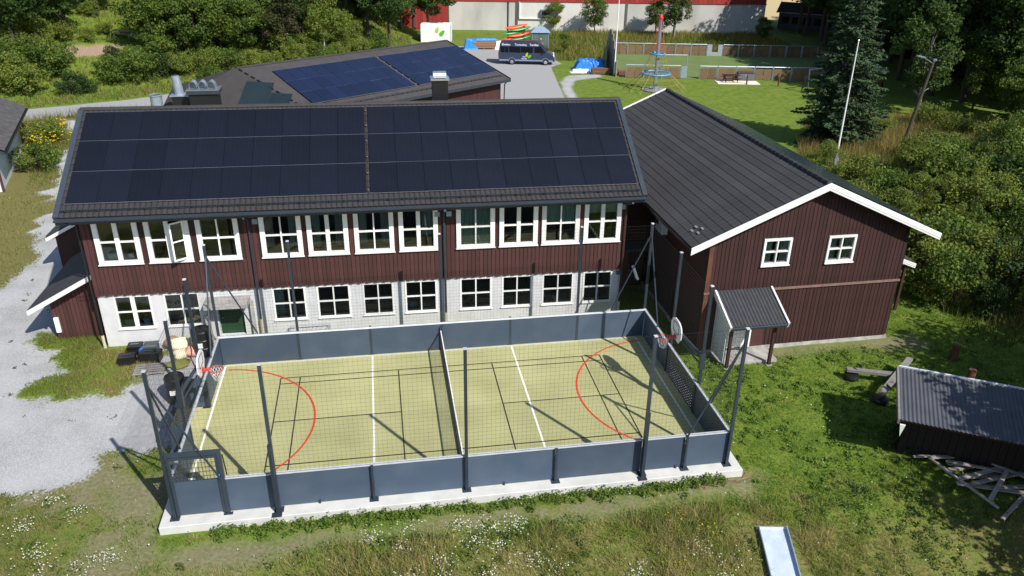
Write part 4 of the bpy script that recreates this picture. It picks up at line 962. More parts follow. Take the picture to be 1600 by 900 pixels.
LUM = [((24.4, -.75), (27.6, -1.05), .10, .30), ((24.75, -1.05), (25.7, -3.35), .07, .44), ((25.9, -.7), (28.2, -3.1), .12, .50), ((25.2, -2.1), (28.3, -1.5), .16, .34), ((25.4, -2.4), (28.4, -2.0), .14, .38), ((25.0, -2.2), (27.4, -2.9), .18, .26),
       ((26.9, -2.1), (25.6, -3.05), .14, .48), ((25.7, -3.6), (27.9, -2.4), .13, .2), ((25.4, -1.15), (27.2, -1.5), .2, .22), ((25.1, -1.5), (26.6, -1.3), .2, .18), ((25.5, -1.8), (27.0, -1.9), .22, .14), ((26.6, -1.0), (28.2, -1.3), .18, .16), ((26.9, -1.4), (28.5, -1.1), .16, .26), ((25.3, -1.25), (26.9, -2.0), .12, .40), ((26.2, -2.5), (28.6, -2.7), .15, .24), ((24.9, -.95), (26.3, -1.0), .14, .36)]
LNAME = ['longest pale plank at the back of the heap', 'thin white batten along the front of the heap', 'long pole lying across the heap', 'wide grey plank in the middle of the heap', 'grey plank under the long pole', 'plank pointing at the slide side', 'short pale board bridging to the white batten', 'lowest plank at the near corner of the heap', 'broad board at the heap centre', 'broad board at the heap end nearest the hall', 'broad board beneath the white batten', 'board close to the shed wall', 'pale board beside the shed wall', 'thin slanting lath on the heap', 'board at the far end of the heap', 'short plank at the top corner of the heap']
for (a, b, w_, z), nm in zip(LUM, LNAME):
    za = hz(*a)+z; zb_ = hz(*b)+z*.8
    o = MB().bar((0, 0, 0), (b[0]-a[0], b[1]-a[1], zb_-za), w_, .045 if w_ > .08 else .06).build('plank', mat('pale_scrap_timber', (.40, .37, .33), .85, (.22, .19, .16), 4, (1, 9, 9), .25), None); o.location = (a[0], a[1], za)
    tag(o, 'weathered scrap timber: '+nm, 'plank', 'scrap timber heap before the shed')
sld = thing('metal_slide', 'shiny steel slide running down the grass bank at the bottom edge', 'slide', (18.15, -2.95, 0), R_(-10))
def sz_(y): return hz(18, -2.95+y)+.08
m = MB(); ys = [0, -.5, -1, -1.5, -2.2, -3.0]
for a, b in zip(ys, ys[1:]): m.poly([(-.42, a, sz_(a)), (.42, a, sz_(a)), (.42, b, sz_(b)), (-.42, b, sz_(b))])
m.build('chute', mat('slide_steel', (.55, .62, .72), .38, (.42, .48, .57), 2.5, (1, 1, 1), metal=.35), sld)
for s in (-1, 1):
    m = MB()
    for a, b in zip(ys, ys[1:]): m.bar((s*.435, a, sz_(a)+.06), (s*.435, b, sz_(b)+.06), .03, .16)
    m.build('side_wall', GALV, sld)
MB().box(-.48, .48, -.02, .03, sz_(0)-.1, sz_(0)+.04).build('top_bar', RAIL, sld)
rib = MB().path([(0, 0, .02), (.25, .12, .05), (.5, .08, .04), (.9, .22, .05), (1.3, .10, .04), (1.7, .18, .05), (2.0, .5, .04)], .009, 5).path([(0, 0, .02), (.06, -.1, .03), (.12, -.16, .02)], .009, 5).build('warning_tape', plain('tape_orange', (205, 120, 95)), None)
rib.location = (16.6, -.95, hz(16.6, -.95)+.10); tag(rib, 'thin orange warning tape trailing over the earth mound by the slab', 'tape')

# ================================================================== far yard: van, kayaks, kiosk, container, pallets
van = thing('minibus', 'dark blue minibus with white lettering and green leaf emblem parked on the drive', 'van', (25.3, 77.85, hz(25, 77)+.0), R_(-12))
NAVY = mat('van_navy', (.030, .045, .085), .3, (.026, .040, .076), 1, coat=.5); VG = mat('van_glass', (.008, .010, .012), .08, spec=.6)
prof = [(-3.35, .42), (-3.40, .9), (-3.36, 1.6), (-3.26, 2.45), (-3.05, 2.66), (1.35, 2.66), (1.75, 2.52), (2.55, 1.55), (3.25, 1.22), (3.42, .85), (3.40, .45)]
bd = MB(); hw_ = 1.0; rows = []
for x, z in prof:
    k = 1-.10*max(0, z-1.3)/1.3
    rows.append((x, z, hw_*k))
n = len(rows); bd.v = [(x, -h_, z) for x, z, h_ in rows]+[(x, h_, z) for x, z, h_ in rows]
bd.f = [tuple(range(n)), tuple(range(2*n-1, n-1, -1))]+[(i, i+n, (i+1) % n+n, (i+1) % n) for i in range(n)]
vb = bd.build('body', NAVY, van, bevel=.05)
def sidey(z): return -(hw_*(1-.10*max(0, z-1.3)/1.3))-.006
def sidepanel(name, pts, m, parent, t=.008, off=0): 
    return MB().prism([(x, sidey(z)-off, z) for x, z in pts], (0, t, 0)).build(name, m, parent)
for a, b in ((-3.15, -2.65), (-2.6, -2.2), (-2.1, -.75), (-.7, .75)): sidepanel('side_window', [(a, 1.45), (b, 1.42), (b, 2.10), (a, 2.14)], VG, van)
sidepanel('door_window', [(.95, 1.45), (2.35, 1.40), (1.72, 2.15), (.95, 2.15)], VG, van)
sidepanel('door_seam', [(.84, .6), (.87, .6), (.87, 2.2), (.84, 2.2)], BLACK, van)
MB().prism([(1.85, -.88, 2.40), (1.85, .88, 2.40), (2.60, .95, 1.58), (2.60, -.95, 1.58)], (.03, 0, .03)).build('windscreen', VG, van)
sidepanel('sill_trim', [(-3.3, .45), (3.2, .45), (3.2, .62), (-3.3, .62)], plain('trim_grey', (120, 130, 150)), van)
MB().box(3.25, 3.5, -.95, .95, .42, .8).build('bumper', plain('bumper_grey', (110, 120, 140)), van, bevel=.06)
for y in (-.82, .82): MB().box(3.16, 3.38, y-.16, y+.16, .92, 1.24).build('headlight', plain('lamp_white', (225, 230, 235)), van, bevel=.04)
MB().box(-3.42, -3.38, -.95, -.85, .9, 1.5).build('tail_light', plain('lamp_red', (150, 20, 20)), van)
for x in (-1.75, 2.35):
    for y in (-.93, .93):
        wl = MB().tube((x, y-.13, .36), (x, y+.13, .36), .36, .36, 20).build('wheel', BLACK, van)
        MB().tube((x, y-.145, .36), (x, y+.145, .36), .21, .21, 16).build('rim', ALU, wl)
    t = np.radians(np.linspace(0, 180, 13)); a_ = MB()
    for p_, q_ in zip(t, t[1:]):
        a_.prism([(x+.47*math.cos(p_), -1.02, .38+.47*math.sin(p_)), (x+.47*math.cos(q_), -1.02, .38+.47*math.sin(q_)), (x+.39*math.cos(q_), -1.02, .38+.39*math.sin(q_)), (x+.39*math.cos(p_), -1.02, .38+.39*math.sin(p_))], (0, .05, 0))
    a_.build('wheel_arch', plain('trim_grey', (120, 130, 150)), van)
MB().box(1.95, 2.1, -1.22, -1.0, 1.38, 1.62).build('mirror', BLACK, van)
MB().box(-2.9, 1.2, -.5, .5, 2.665, 2.72).build('roof_vent', NAVY, van)
def text(s, size, loc, rot, m, parent, name='lettering', ext=.004):
    c = bpy.data.curves.new(name, 'FONT'); c.body = s; c.size = size; c.extrude = ext; c.materials.append(m)
    t_ = bpy.data.objects.new('tmp', c); COL.objects.link(t_); bpy.context.view_layer.update(); me = bpy.data.meshes.new_from_object(t_.evaluated_get(bpy.context.evaluated_depsgraph_get())); bpy.data.objects.remove(t_)
    o = link(name, me, parent); o.location = loc; o.rotation_euler = rot; return o
LW_ = plain('letter_white', (235, 240, 250)); TR = (R_(90), 0, 0)
for s, x in (('Elvelun', -3.0), ('Tomasbay', -1.45), ('Turdler', .35)):
    text(s, .36, (x, sidey(2.35)-.03, 2.24), (R_(85), 0, 0), LW_, van)
LIME = plain('leaf_lime', (175, 205, 40)); LGRN = plain('leaf_green', (95, 165, 50))
def leafmark(name, cx, cz, r, ang, m, parent, y):
    pts = []
    for k in range(14):
        t = k/14*2*math.pi; u_ = r*math.cos(t); v__ = r*.55*math.sin(t)*(1-.35*math.cos(t)); pts.append((cx+u_*math.cos(ang)-v__*math.sin(ang), y, cz+u_*math.sin(ang)+v__*math.cos(ang)))
    return MB().prism(pts, (0, .01, 0)).build(name, m, parent)
leafmark('leaf_emblem', .05, 1.22, .26, R_(75), LIME, van, -1.018); leafmark('leaf_emblem', .38, 1.0, .27, R_(35), LGRN, van, -1.018)
text('Midt', .2, (-.45, -1.02, .88), TR, LW_, van); text('Vekstlab', .2, (-.62, -1.02, .68), TR, LW_, van)

OR = plain('kayak_orange', (235, 85, 35), .35); GR = plain('kayak_green', (25, 130, 60), .35)
def kayak_mesh(m):
    L_ = 3.4; st_ = 15; k = 10; V = []; F = []
    for i in range(st_):
        t = i/(st_-1)*2-1; w_ = .32*(1-abs(t)**2.4)+.015; h_ = .17*(1-abs(t)**3)+.02; rz_ = .12*t*t
        for j in range(k): a = 2*math.pi*j/k; V.append((t*L_/2, w_*math.cos(a), rz_+h_*math.sin(a)))
    b = MB(); b.v = V
    for i in range(st_-1):
        for j in range(k): b.f.append((i*k+j, i*k+(j+1) % k, (i+1)*k+(j+1) % k, (i+1)*k+j))
    b.f.append(tuple(range(k))); b.f.append(tuple(range((st_-1)*k, st_*k)))
    me = b.mesh('kayak', m, True); return me
KO, KG = kayak_mesh(OR), kayak_mesh(GR)
KY = [(KO, 0, 2.75, 'topmost orange kayak on the rack behind the minibus'), (KG, .45, 2.45, 'green kayak second from the top of the rack'), (KG, -.45, 2.0, 'green kayak jutting out left on the rack'), (KO, .35, 1.7, 'orange kayak in the middle of the rack'), (KG, .55, 1.25, 'low green kayak on the rack beside the kiosk'), (KO, -.45, 1.25, 'lowest orange kayak on the rack behind the minibus')]
for me, dx, z, lb in KY:
    o = link('kayak', me); o.location = (26.0+dx, 89.6, z-.2); o.rotation_euler = (R_(25), R_(-7), R_(12)); tag(o, lb, 'kayak', 'kayaks on the rack')
rk = thing('kayak_rack', 'dark steel rack carrying the orange and green kayaks', 'rack', (26.0, 89.6, -.2))
for x in (-1.1, 1.1):
    MB().box(x-.05, x+.05, -.05, .05, -.1, 2.9).build('upright', DSTEEL, rk)
    for z in (1.2, 1.65, 2.1, 2.6): MB().box(x-.04, x+.04, -.55, .55, z-.35, z-.29).build('arm', DSTEEL, rk)
ks = thing('kiosk_cabin', 'small grey green cabin with a blue grey pitched roof behind the minibus', 'cabin', (29.5, 90.6, hz(29, 90)), R_(-8))
MB().box(-1.15, 1.15, -1, 1, -.1, 2.05).build('wall', plain('cabin_green', (95, 110, 100)), ks)
for k in range(8): MB().box(-1.15+k*.29, -.89+k*.29, -1.025, -1.003, 0, 2.02).build('board', plain('cabin_green', (95, 110, 100)), ks)
MB().poly([(-1.35, -1.2, 2.0), (1.35, -1.2, 2.0), (.55, 0, 2.65), (-.55, 0, 2.65)]).poly([(1.35, -1.2, 2.0), (1.35, 1.2, 2.0), (.55, 0, 2.65)]).poly([(-1.35, 1.2, 2.0), (-1.35, -1.2, 2.0), (-.55, 0, 2.65)]).poly([(1.35, 1.2, 2.0), (-1.35, 1.2, 2.0), (-.55, 0, 2.65), (.55, 0, 2.65)]).build('roof', plain('cabin_roof', (125, 145, 165)), ks)
MB().lathe([(.09, 0), (.09, .02)], n=12).xf(Matrix.Translation((.1, -1.04, 1.2)) @ Matrix.Rotation(R_(90), 4, 'X')).build('sign', WHITE, ks)
for x in (-1.12, 1.12): MB().box(x-.06, x+.06, -1.05, -1.026, -.1, 2.0).build('corner_board', plain('trim_grey', (120, 130, 150)), ks)
wc = thing('white_container', 'white storage container with two green leaves on its side', 'container', (15.75, 96.2, -.25), R_(-8))
MB().box(-2.1, 2.1, -1.2, 1.2, .12, 2.5).build('body', mat('container_white', (.80, .80, .80), .5, (.74, .74, .74), 1), wc)
MB().box(-2.108, -2.101, -1.15, 1.15, .2, 2.45).build('end_door', plain('container_grey', (188, 198, 206)), wc)
for k in range(12): MB().box(-2.115, -2.109, -1.1+k*.19, -1.08+k*.19, .25, 2.4).build('door_rib', plain('container_grey2', (170, 182, 192)), wc)
leafmark('leaf_emblem', .15, 1.75, .42, R_(65), LIME, wc, -1.215); leafmark('leaf_emblem', .85, 1.35, .52, R_(50), LGRN, wc, -1.215)
MB().box(-2.14, -2.02, -1.24, -1.12, 0, 2.52).box(2.02, 2.14, -1.24, -1.12, 0, 2.52).box(-2.14, -2.02, 1.12, 1.24, 0, 2.52).box(2.02, 2.14, 1.12, 1.24, 0, 2.52).build('corner_post', RAIL, wc)
# timber bundle under a tarpaulin
BLUE = plain('tarp_blue', (20, 125, 225), .45)
tb = thing('timber_bundle', 'bundle of raw timber by the drive under a blue and white cover', 'timber', (21.6, 89.3, -.2), R_(-6))
for r in range(4):
    for k in range(5): MB().box(-1.5, 1.5, -.5+k*.2, -.33+k*.2, .15+r*.2, .32+r*.2).build('beam', TIMBER, tb)
for x in (-1.2, 0, 1.2): MB().box(x-.06, x+.06, -.5, .5, 0, .148).build('bearer', TIMBER, tb)
def cloth(name, label, cat, x, y, sx, sy, h, m, seed, rz=0, sub=26, flat=.6, group=None):
    rg = np.random.default_rng(seed); g_ = np.linspace(-1, 1, sub); X, Y = np.meshgrid(g_, g_); rad = np.maximum(abs(X), abs(Y))
    Z = h*(1-sm(flat, 1, rad))*(.75+.5*fbm(X*3+seed, Y*3, .8, seed))+.05*np.abs(vnoise(X*9, Y*9, 1, seed+5)-.5)
    X2 = X*sx*(1+.08*(fbm(X*2, Y*2, .7, seed+3)-.5)); Y2 = Y*sy*(1+.1*(fbm(X*2, Y*2, .7, seed+8)-.5)); i = np.arange(sub*sub).reshape(sub, sub)
    F = np.stack([i[:-1, :-1], i[:-1, 1:], i[1:, 1:], i[1:, :-1]], -1).reshape(-1, 4)
    o = link(name, npmesh(name, np.stack([X2, Y2, Z], -1).reshape(-1, 3), F, m)); o.location = (x, y, hz(x, y)+.01); o.rotation_euler = (0, 0, rz); tag(o, label, cat, group); return o
cloth('tarpaulin', 'blue tarpaulin draped over the left end of the timber bundle', 'tarpaulin', 19.8, 89.6, .95, .8, 1.15, BLUE, 2, group='tarpaulins')
cloth('tarpaulin', 'white sheet bunched at the right end of the timber bundle', 'tarpaulin', 24.0, 89.3, 1.1, .8, .9, WHITE, 5, group='tarpaulins')
o = cloth('tarpaulin', 'blue and white cover lying on top of the timber bundle', 'tarpaulin', 21.9, 89.9, 1.7, .35, .2, BLUE, 8, group='tarpaulins'); o.location.z = .85
cloth('tarpaulin', 'large crumpled bright blue tarpaulin at the corner of the ball pen', 'tarpaulin', 32.0, 72.6, 2.2, 1.2, 1.2, BLUE, 11, R_(-8), 34, .55, group='tarpaulins')
cloth('tarpaulin', 'white sheet showing under the large blue tarpaulin', 'tarpaulin', 30.6, 71.4, 1.3, .5, .35, WHITE, 14, R_(-4), group='tarpaulins')
# low stacks of old planks by the pen
for (x, y, rz, n_, lb) in ((32.7, 70.2, -.2, 4, 'stack of reddish planks in front of the blue tarpaulin'), (35.6, 69.2, -.15, 3, 'stack of brown planks at the foot of the flag pole'), (38.3, 68.3, -.12, 2, 'low reddish plank stack beside the climbing net')):
    t = thing('plank_stack', lb, 'planks', (x, y, hz(x, y)), rz, 'plank stacks by the ball pen')
    for r in range(n_):
        for k in range(3): MB().box(-1.1+random.uniform(-.1, .1), 1.1+random.uniform(-.1, .1), -.35+k*.24, -.14+k*.24, .10+r*.16, .24+r*.16).build('plank', BRPLANK if r % 2 else mat('red_plank', (.20, .085, .06), .8, (.13, .06, .04), 3, (1, 8, 8)), t)
    for s in (-.8, .8): MB().box(s-.08, s+.08, -.4, .4, 0, .098).build('bearer', GREYW, t)

# ================================================================== red hall in the background
rd = thing('red_hall', 'large red clad hall on a stained concrete wall at the top of the picture', 'building', (18.53, 108.3, -.25), math.atan2(-7.2, 48.7))
RL = 49.3
for k, (a, b) in enumerate(((0, 10.6), (10.66, 27.6), (27.66, RL))): MB().box(a, b, 0, 14, -.5, 4.35).build('concrete_wall', CONCW, rd)
for k in range(70):
    o = link('red_board', board_mesh(.66, 6, RED, .06), rd); o.location = (.02+k*.704, 0, 4.42)
MB().box(0, RL, .01, 14, 4.36, 10.4).build('upper_wall', RED, rd); MB().box(-.1, RL+.1, -.12, 0, 4.30, 4.41).build('drip_board', RED, rd)
MB().prism([(-.5, -.8, 10.3), (-.5, 7, 12.5), (-.5, 14.8, 10.3), (-.5, 14.8, 10.1), (-.5, -.8, 10.1)], (RL+1, 0, 0)).build('roof', FELTD, rd)
MB().box(-16.5, -.05, -2.0+.6, 14, -.4, 5.5).build('side_wing', RED, rd)
for k in range(22): o = link('red_board', board_mesh(.70, 5.8, RED, .06), rd); o.location = (-16.4+k*.742, -1.42, -.3)
MB().prism([(-17, -2.2, 5.4), (-17, 6, 8), (-17, 14.5, 5.4)], (17.0, 0, 0)).build('wing_roof', FELTD, rd)
for x in (10.63, 27.63): MB().box(x-.18, x+.18, -.10, -.01, -.3, 4.28).build('wall_joint', plain('joint_dark', (90, 88, 84)), rd)
MB().box(-.0, .18, -.16, -.005, -.3, 4.28).build('corner_trim', plain('joint_dark', (90, 88, 84)), rd)
w_ = MB().box(14.3, 15.9, -.5, -.02, 2.2, 3.2).build('wall_unit', plain('unit_grey', (120, 130, 140)), rd); MB().box(14.5, 15.7, -.505, -.501, 2.4, 3.0).build('grille', BLACK, w_)
MB().tube((9.3, -.08, -.2), (9.3, -.08, 4.3), .09).build('downpipe', BLACK, rd)
MB().box(11.0, 11.1, -.25, -.02, 1.8, 4.3).box(11.1, 15.9, -.25, -.02, 1.78, 1.88).build('cable_tray', WHITE, rd)
MB().box(20, RL+.5, -.9, -.05, -.3, .25).build('plinth', CONCD, rd)
# dark glazed shed by the far field
gh = thing('far_shed', 'dark grey shed with a pale edged roof beyond the red hall', 'shed', (72.5, 106.5, -.25), R_(-38))
MB().box(0, 9, 0, 5, 0, 2.6).build('wall', plain('far_grey', (70, 74, 84)), gh); MB().prism([(-.3, -.4, 2.6), (-.3, 2.5, 4.0), (-.3, 5.4, 2.6)], (9.6, 0, 0)).build('roof', FELTD, gh); MB().bar((-.35, -.45, 2.6), (-.35, 2.5, 4.02), .1, .2).bar((-.3, -.45, 2.62), (9.3, -.45, 2.62), .1, .1).build('roof_edge', RAIL, gh)
for k in range(5): MB().box(.5+k*1.7, 1.7+k*1.7, -.03, -.005, .9, 2.0).build('window', VG, gh)

# ================================================================== ball pen with timber sides
bp = thing('ball_pen', 'fenced mini football pen with brown timber sides and galvanised frames on the back lawn', 'ball pen', (34.56, 67.9, hz(40, 70)), PA)
PL, PW, PHt = 27.5, 16.2, 1.35
MB().box(0, PL, 0, PW, -.1, .03).build('turf', mat('pen_turf', (.135, .185, .055), .95, (.110, .155, .046), .5), bp)
def pen_panel(x0, x1, y, notch=False):
    fr = MB().tube((x0+.05, y, 0), (x0+.05, y, PHt+.1), .05, .05, 6).tube((x1-.05, y, 0), (x1-.05, y, PHt+.1), .05, .05, 6).tube((x0+.05, y, PHt+.1), (x1-.05, y, PHt+.1), .05, .05, 6).build('pen_frame', GALV, bp)
    nn = 2
    for k in range(nn):
        a = x0+.12+k*(x1-x0-.24)/nn; b = a+(x1-x0-.24)/nn-.05
        pb = MB()
        for j in range(6): pb.box(a, b, y-.03, y+.03, .05+j*.20, .235+j*.20)
        pb.build('infill_panel', BRPLANK, fr)
for k in range(13):
    if k == 3: continue
    pen_panel(.3+k*2.08, .3+(k+1)*2.08, 0)
for k in range(13):
    if k == 6: continue
    pen_panel(.3+k*2.08, .3+(k+1)*2.08, PW)
# notched goal plate on the far side, frame goal on the near side
gx0 = .3+6*2.08
MB().box(gx0+.05, gx0+.65, PW-.05, PW+.05, 0, 1.45).box(gx0+1.45, gx0+2.03, PW-.05, PW+.05, 0, 1.45).box(gx0+.651, gx0+1.449, PW-.05, PW+.05, 0, .5).build('goal_plate', plain('goal_grey', (150, 156, 165)), bp)
g0 = .3+3*2.08
MB().tube((g0-2.6, .1, 0), (g0-2.6, .1, 2.6), .06).tube((g0+.6, .1, 0), (g0+.6, .1, 2.6), .06).tube((g0-2.6, .1, 2.6), (g0+.6, .1, 2.6), .06).build('goal_frame', GALV, bp)
MB().box(g0+.05, g0+.7, -.05, .05, .05, 1.4).build('gate_panel', GALV, bp)
for s in range(2):
    x = PL*s
    for k in range(7):
        if s == 0: break
        fr = MB().box(x-.05, x+.05, .3+k*2.2, 2.4+k*2.2, .05, 1.25).build('end_board', BRPLANK, bp)
# weathered curved end wall with green netting
cw = thing('curved_end_wall', 'weathered grey curved board wall with green netting at the left end of the ball pen', 'wall', (34.2, 69.6, hz(34, 70)), PA)
for k in range(14):
    t = k/13; y = -1.2+t*10; h_ = 1.7+3.0*math.sin(math.pi*min(1, t*1.15)**.8)
    MB().box(-.08-.5*math.sin(math.pi*t), .04-.5*math.sin(math.pi*t), y, y+.66, 0, max(1.2, h_)).build('board', GREYW, cw)
gn = MB()
for k in range(22): gn.bar((-1.5+.07*k*.5, 0.2+k*.28, 0), (-.9+.01*k, .6+k*.25, 3.4*math.sin(math.pi*(k+3)/28)), .012, .012)
for k in range(12): gn.bar((-1.45+.04*k, .3, .25*k), (-.75, 6.4, .25*k), .012, .012)
GN = plain('net_green', (30, 110, 85)); gn.build('net', GN, cw, kind='stuff')
MB().poly([(-1.3, .5, .1), (-1.2, 5.6, .1), (-.9, 4.6, 2.6), (-1.0, 1.2, 2.3)]).build('green_sheet', GN, cw)

# flag poles, lamp post
fp = thing('flag_pole', 'thin white flag pole at the corner of the ball pen', 'flag pole', (33.9, 69.0, hz(34, 69)), 0, 'white flag poles')
MB().tube((0, 0, 0), (0, 0, 10), .07, .045, 10).build('pole', WHITE, fp); MB().lathe([(.02, 10), (.09, 10.05), (.02, 10.16)], n=10).build('finial', ALU, fp); MB().box(-.12, .12, -.12, .12, -.1, .25).build('base', CONCD, fp)
fp2 = thing('flag_pole', 'white flag pole in front of the tall spruce', 'flag pole', (39.6, 31.1, hz(39.6, 31.1)), 0, 'white flag poles')
MB().tube((0, 0, 0), (-.05, 0, 8.9), .075, .035, 10).build('pole', WHITE, fp2); MB().lathe([(.02, 8.9), (.06, 8.94), (.01, 9.02)], (-.05, 0, 0), 10).build('finial', ALU, fp2); MB().box(-.15, .15, -.1, .1, -.1, 1.0).build('base', GALV, fp2)
lp = thing('lamp_post', 'leaning wooden lamp post with a pale street lamp on a short arm', 'lamp post', (46.9, 34.1, hz(46.9, 34.1)))
MB().tube((0, 0, -.2), (1.15, .2, 6.7), .15, .11, 10).build('pole', BARK, lp); MB().tube((1.1, .2, 6.4), (-.1, -.3, 6.95), .03).build('arm', GALV, lp)
MB().bar((-.05, -.3, 6.92), (-.85, -.55, 7.1), .26, .14).build('lamp_head', GALV, lp, bevel=.04); MB().box(1.05, 1.3, .1, .3, 6.6, 6.75).build('cap', GALV, lp)

# climbing net tower
ctw = thing('climbing_net_tower', 'climbing net tower with steel mast, two blue rings and a red cap', 'climbing frame', (36.0, 60.9, -.2))
MB().tube((0, 0, -.2), (0, 0, 7.2), .20, .17, 14).build('mast', GALV, ctw); MB().lathe([(.24, 7.2), (.24, 7.35), (.12, 7.6), (.02, 7.68)], n=14).build('cap', plain('cap_red', (205, 40, 45)), ctw)
CY = plain('ring_blue', (60, 160, 200))
def ring(R__, z, r=.09, n=24):
    m = MB(); t = np.linspace(0, 2*math.pi, n+1)
    for a, b in zip(t, t[1:]): m.tube((R__*math.cos(a), R__*math.sin(a), z), (R__*math.cos(b), R__*math.sin(b), z), r, r, 6)
    return m
ring(.72, 3.75).build('ring', CY, ctw); ring(1.45, 1.75).build('ring', CY, ctw)
m = MB(); 
for k in range(4): a = k*math.pi/2; m.bar((.15*math.cos(a), .15*math.sin(a), 1.75), (1.4*math.cos(a), 1.4*math.sin(a), 1.75), .05, .05)
m.build('spoke', CY, ctw)
RP = plain('rope_red', (190, 70, 75)); RT = plain('rope_tan', (170, 140, 90)); m = MB()
for k in range(8): a = k*math.pi/4; m.tube((.2*math.cos(a), .2*math.sin(a), 7.2), (.72*math.cos(a), .72*math.sin(a), 3.75), .018, .018, 5)
m.build('upper_rope', RP, ctw)
m = MB()
for k in range(16):
    a = k*math.pi/8; m.tube((.72*math.cos(a), .72*math.sin(a), 3.75), (1.45*math.cos(a), 1.45*math.sin(a), 1.75), .014, .014, 4); m.tube((1.45*math.cos(a), 1.45*math.sin(a), 1.75), (3.4*math.cos(a), 3.4*math.sin(a), .05), .016, .016, 4)
for z, R__ in ((1.3, 1.97), (.85, 2.48), (.4, 3.0), (2.4, 1.2), (3.1, .96)): m.v += []; t = np.linspace(0, 2*math.pi, 17); [m.tube((R__*math.cos(a), R__*math.sin(a), z), (R__*math.cos(b), R__*math.sin(b), z), .014, .014, 4) for a, b in zip(t, t[1:])]
m.build('climbing_rope', RT, ctw)
MB().lathe([(.0, 0), (1.35, .02), (1.35, .09), (.0, .10)], n=24).build('base_ring', mat('grating', (.10, .11, .12), .6, (.45, .47, .5), 9, lo=.5, hi=.62), ctw)

# picnic spot
ps = MB().box(-2.4, 2.3, -.9, .9, -.1, .05).build('picnic_slab', plain('pale_sand', (222, 208, 196), .95), None, bevel=.04); ps.location = (46.7, 63.9, -.2); ps.rotation_euler = (0, 0, PA); tag(ps, 'pale slab on the lawn under the picnic table', 'slab')
pt = thing('picnic_table', 'dark brown picnic table with benches on the pale slab', 'picnic table', (46.0, 64.3, -.14), PA)
for k in range(4): MB().box(-.95, .95, -.38+k*.19, -.21+k*.19, .70, .75).build('top_board', BROWN2, pt)
for y in (-.75, .75): MB().box(-.95, .95, y-.13, y+.13, .42, .46).build('bench_seat', BROWN2, pt)
for x in (-.65, .65):
    MB().bar((x, -.65, 0), (x, -.2, .7), .08, .06).build('leg', BROWN2, pt); MB().bar((x, .65, 0), (x, .2, .7), .08, .06).build('leg', BROWN2, pt); MB().box(x-.04, x+.04, -.85, .85, .34, .415).build('bench_bearer', BROWN2, pt)
bx_ = thing('storage_box', 'dark grey lidded storage box against the ball pen boards', 'box', (48.1, 65.2, -.2), PA)
MB().box(-.85, .85, -.35, .35, .02, .8).build('body', plain('box_grey', (95, 100, 98)), bx_); MB().prism([(-.9, -.4, .803), (-.9, .4, .95), (-.9, .4, 1.0), (-.9, -.4, .85)], (1.8, 0, 0)).build('lid', plain('box_lid', (75, 70, 68)), bx_); MB().box(-.06, .06, -.375, -.352, .5, .65).build('lock', ALU, bx_)
for x, y, h, lb in ((47.3, 62.9, 1.0, 'short brown post at the front of the pale slab'), (50.4, 61.6, 1.0, 'short brown post right of the pale slab'), (53.6, 61.9, .9, 'short brown post near the swing frame')):
    o = MB().box(-.07, .07, -.07, .07, -.2, h).build('marker_post', BROWN3, None, bevel=.02); o.location = (x, y, -.2); tag(o, lb, 'post', 'short posts on the lawn')
sw = thing('swing_frame', 'dark swing frame half hidden behind the spruce', 'swing', (53.2, 58.8, -.2), R_(20))
for x in (-1.4, 1.6):
    MB().tube((x-.5, -.7, 0), (x, 0, 2.3), .07, .07, 8).build('leg', DSTEEL, sw); MB().tube((x+.3, .8, 0), (x, 0, 2.3), .07, .07, 8).build('leg', DSTEEL, sw)
MB().tube((-1.5, 0, 2.3), (1.7, 0, 2.3), .07, .07, 8).build('top_beam', DSTEEL, sw)
m = MB().tube((-.3, 0, 2.3), (-.3, 0, .6), .012).tube((.4, 0, 2.3), (.4, 0, .6), .012).build('chain', DSTEEL, sw); MB().box(-.35, .45, -.12, .12, .55, .6).build('seat', BLACK, sw)
ph = thing('play_house', 'small play tower with a pale grey slanted roof behind the spruce', 'play house', (59.0, 58.0, -.2), R_(15))
for x in (-.9, .9):
    for y in (-.8, .8): MB().box(x-.07, x+.07, y-.07, y+.07, 0, 2.2+.3*(y > 0)).build('post', BROWN2, ph)
MB().prism([(-1.3, -1.1, 2.15), (1.3, -1.1, 2.15), (1.3, 1.1, 2.75), (-1.3, 1.1, 2.75)], (0, 0, .08)).build('roof', plain('play_roof', (140, 155, 160)), ph); MB().box(-.95, .95, -.85, .85, .9, .98).build('deck', BROWN3, ph)
for k in range(4): MB().box(-.95, .95, -.88, -.85, 1.05+k*.16, 1.16+k*.16).build('rail', BRPLANK, ph)
be = thing('hillside_bench', 'grey timber bench on the grassy hillside clearing', 'bench', (-21.2, 79.3, hz(-21.2, 79.3)), R_(-25))
for k in range(3): MB().box(-1.3, 1.3, -.25+k*.17, -.10+k*.17, .42, .47).build('seat_slat', GREYW, be)
for k in range(2): MB().box(-1.3, 1.3, .30, .34, .6+k*.16, .73+k*.16).build('back_slat', GREYW, be)
for x in (-1, 1): MB().box(x-.06, x+.06, -.25, .3, 0, .418).build('leg', GREYW, be)

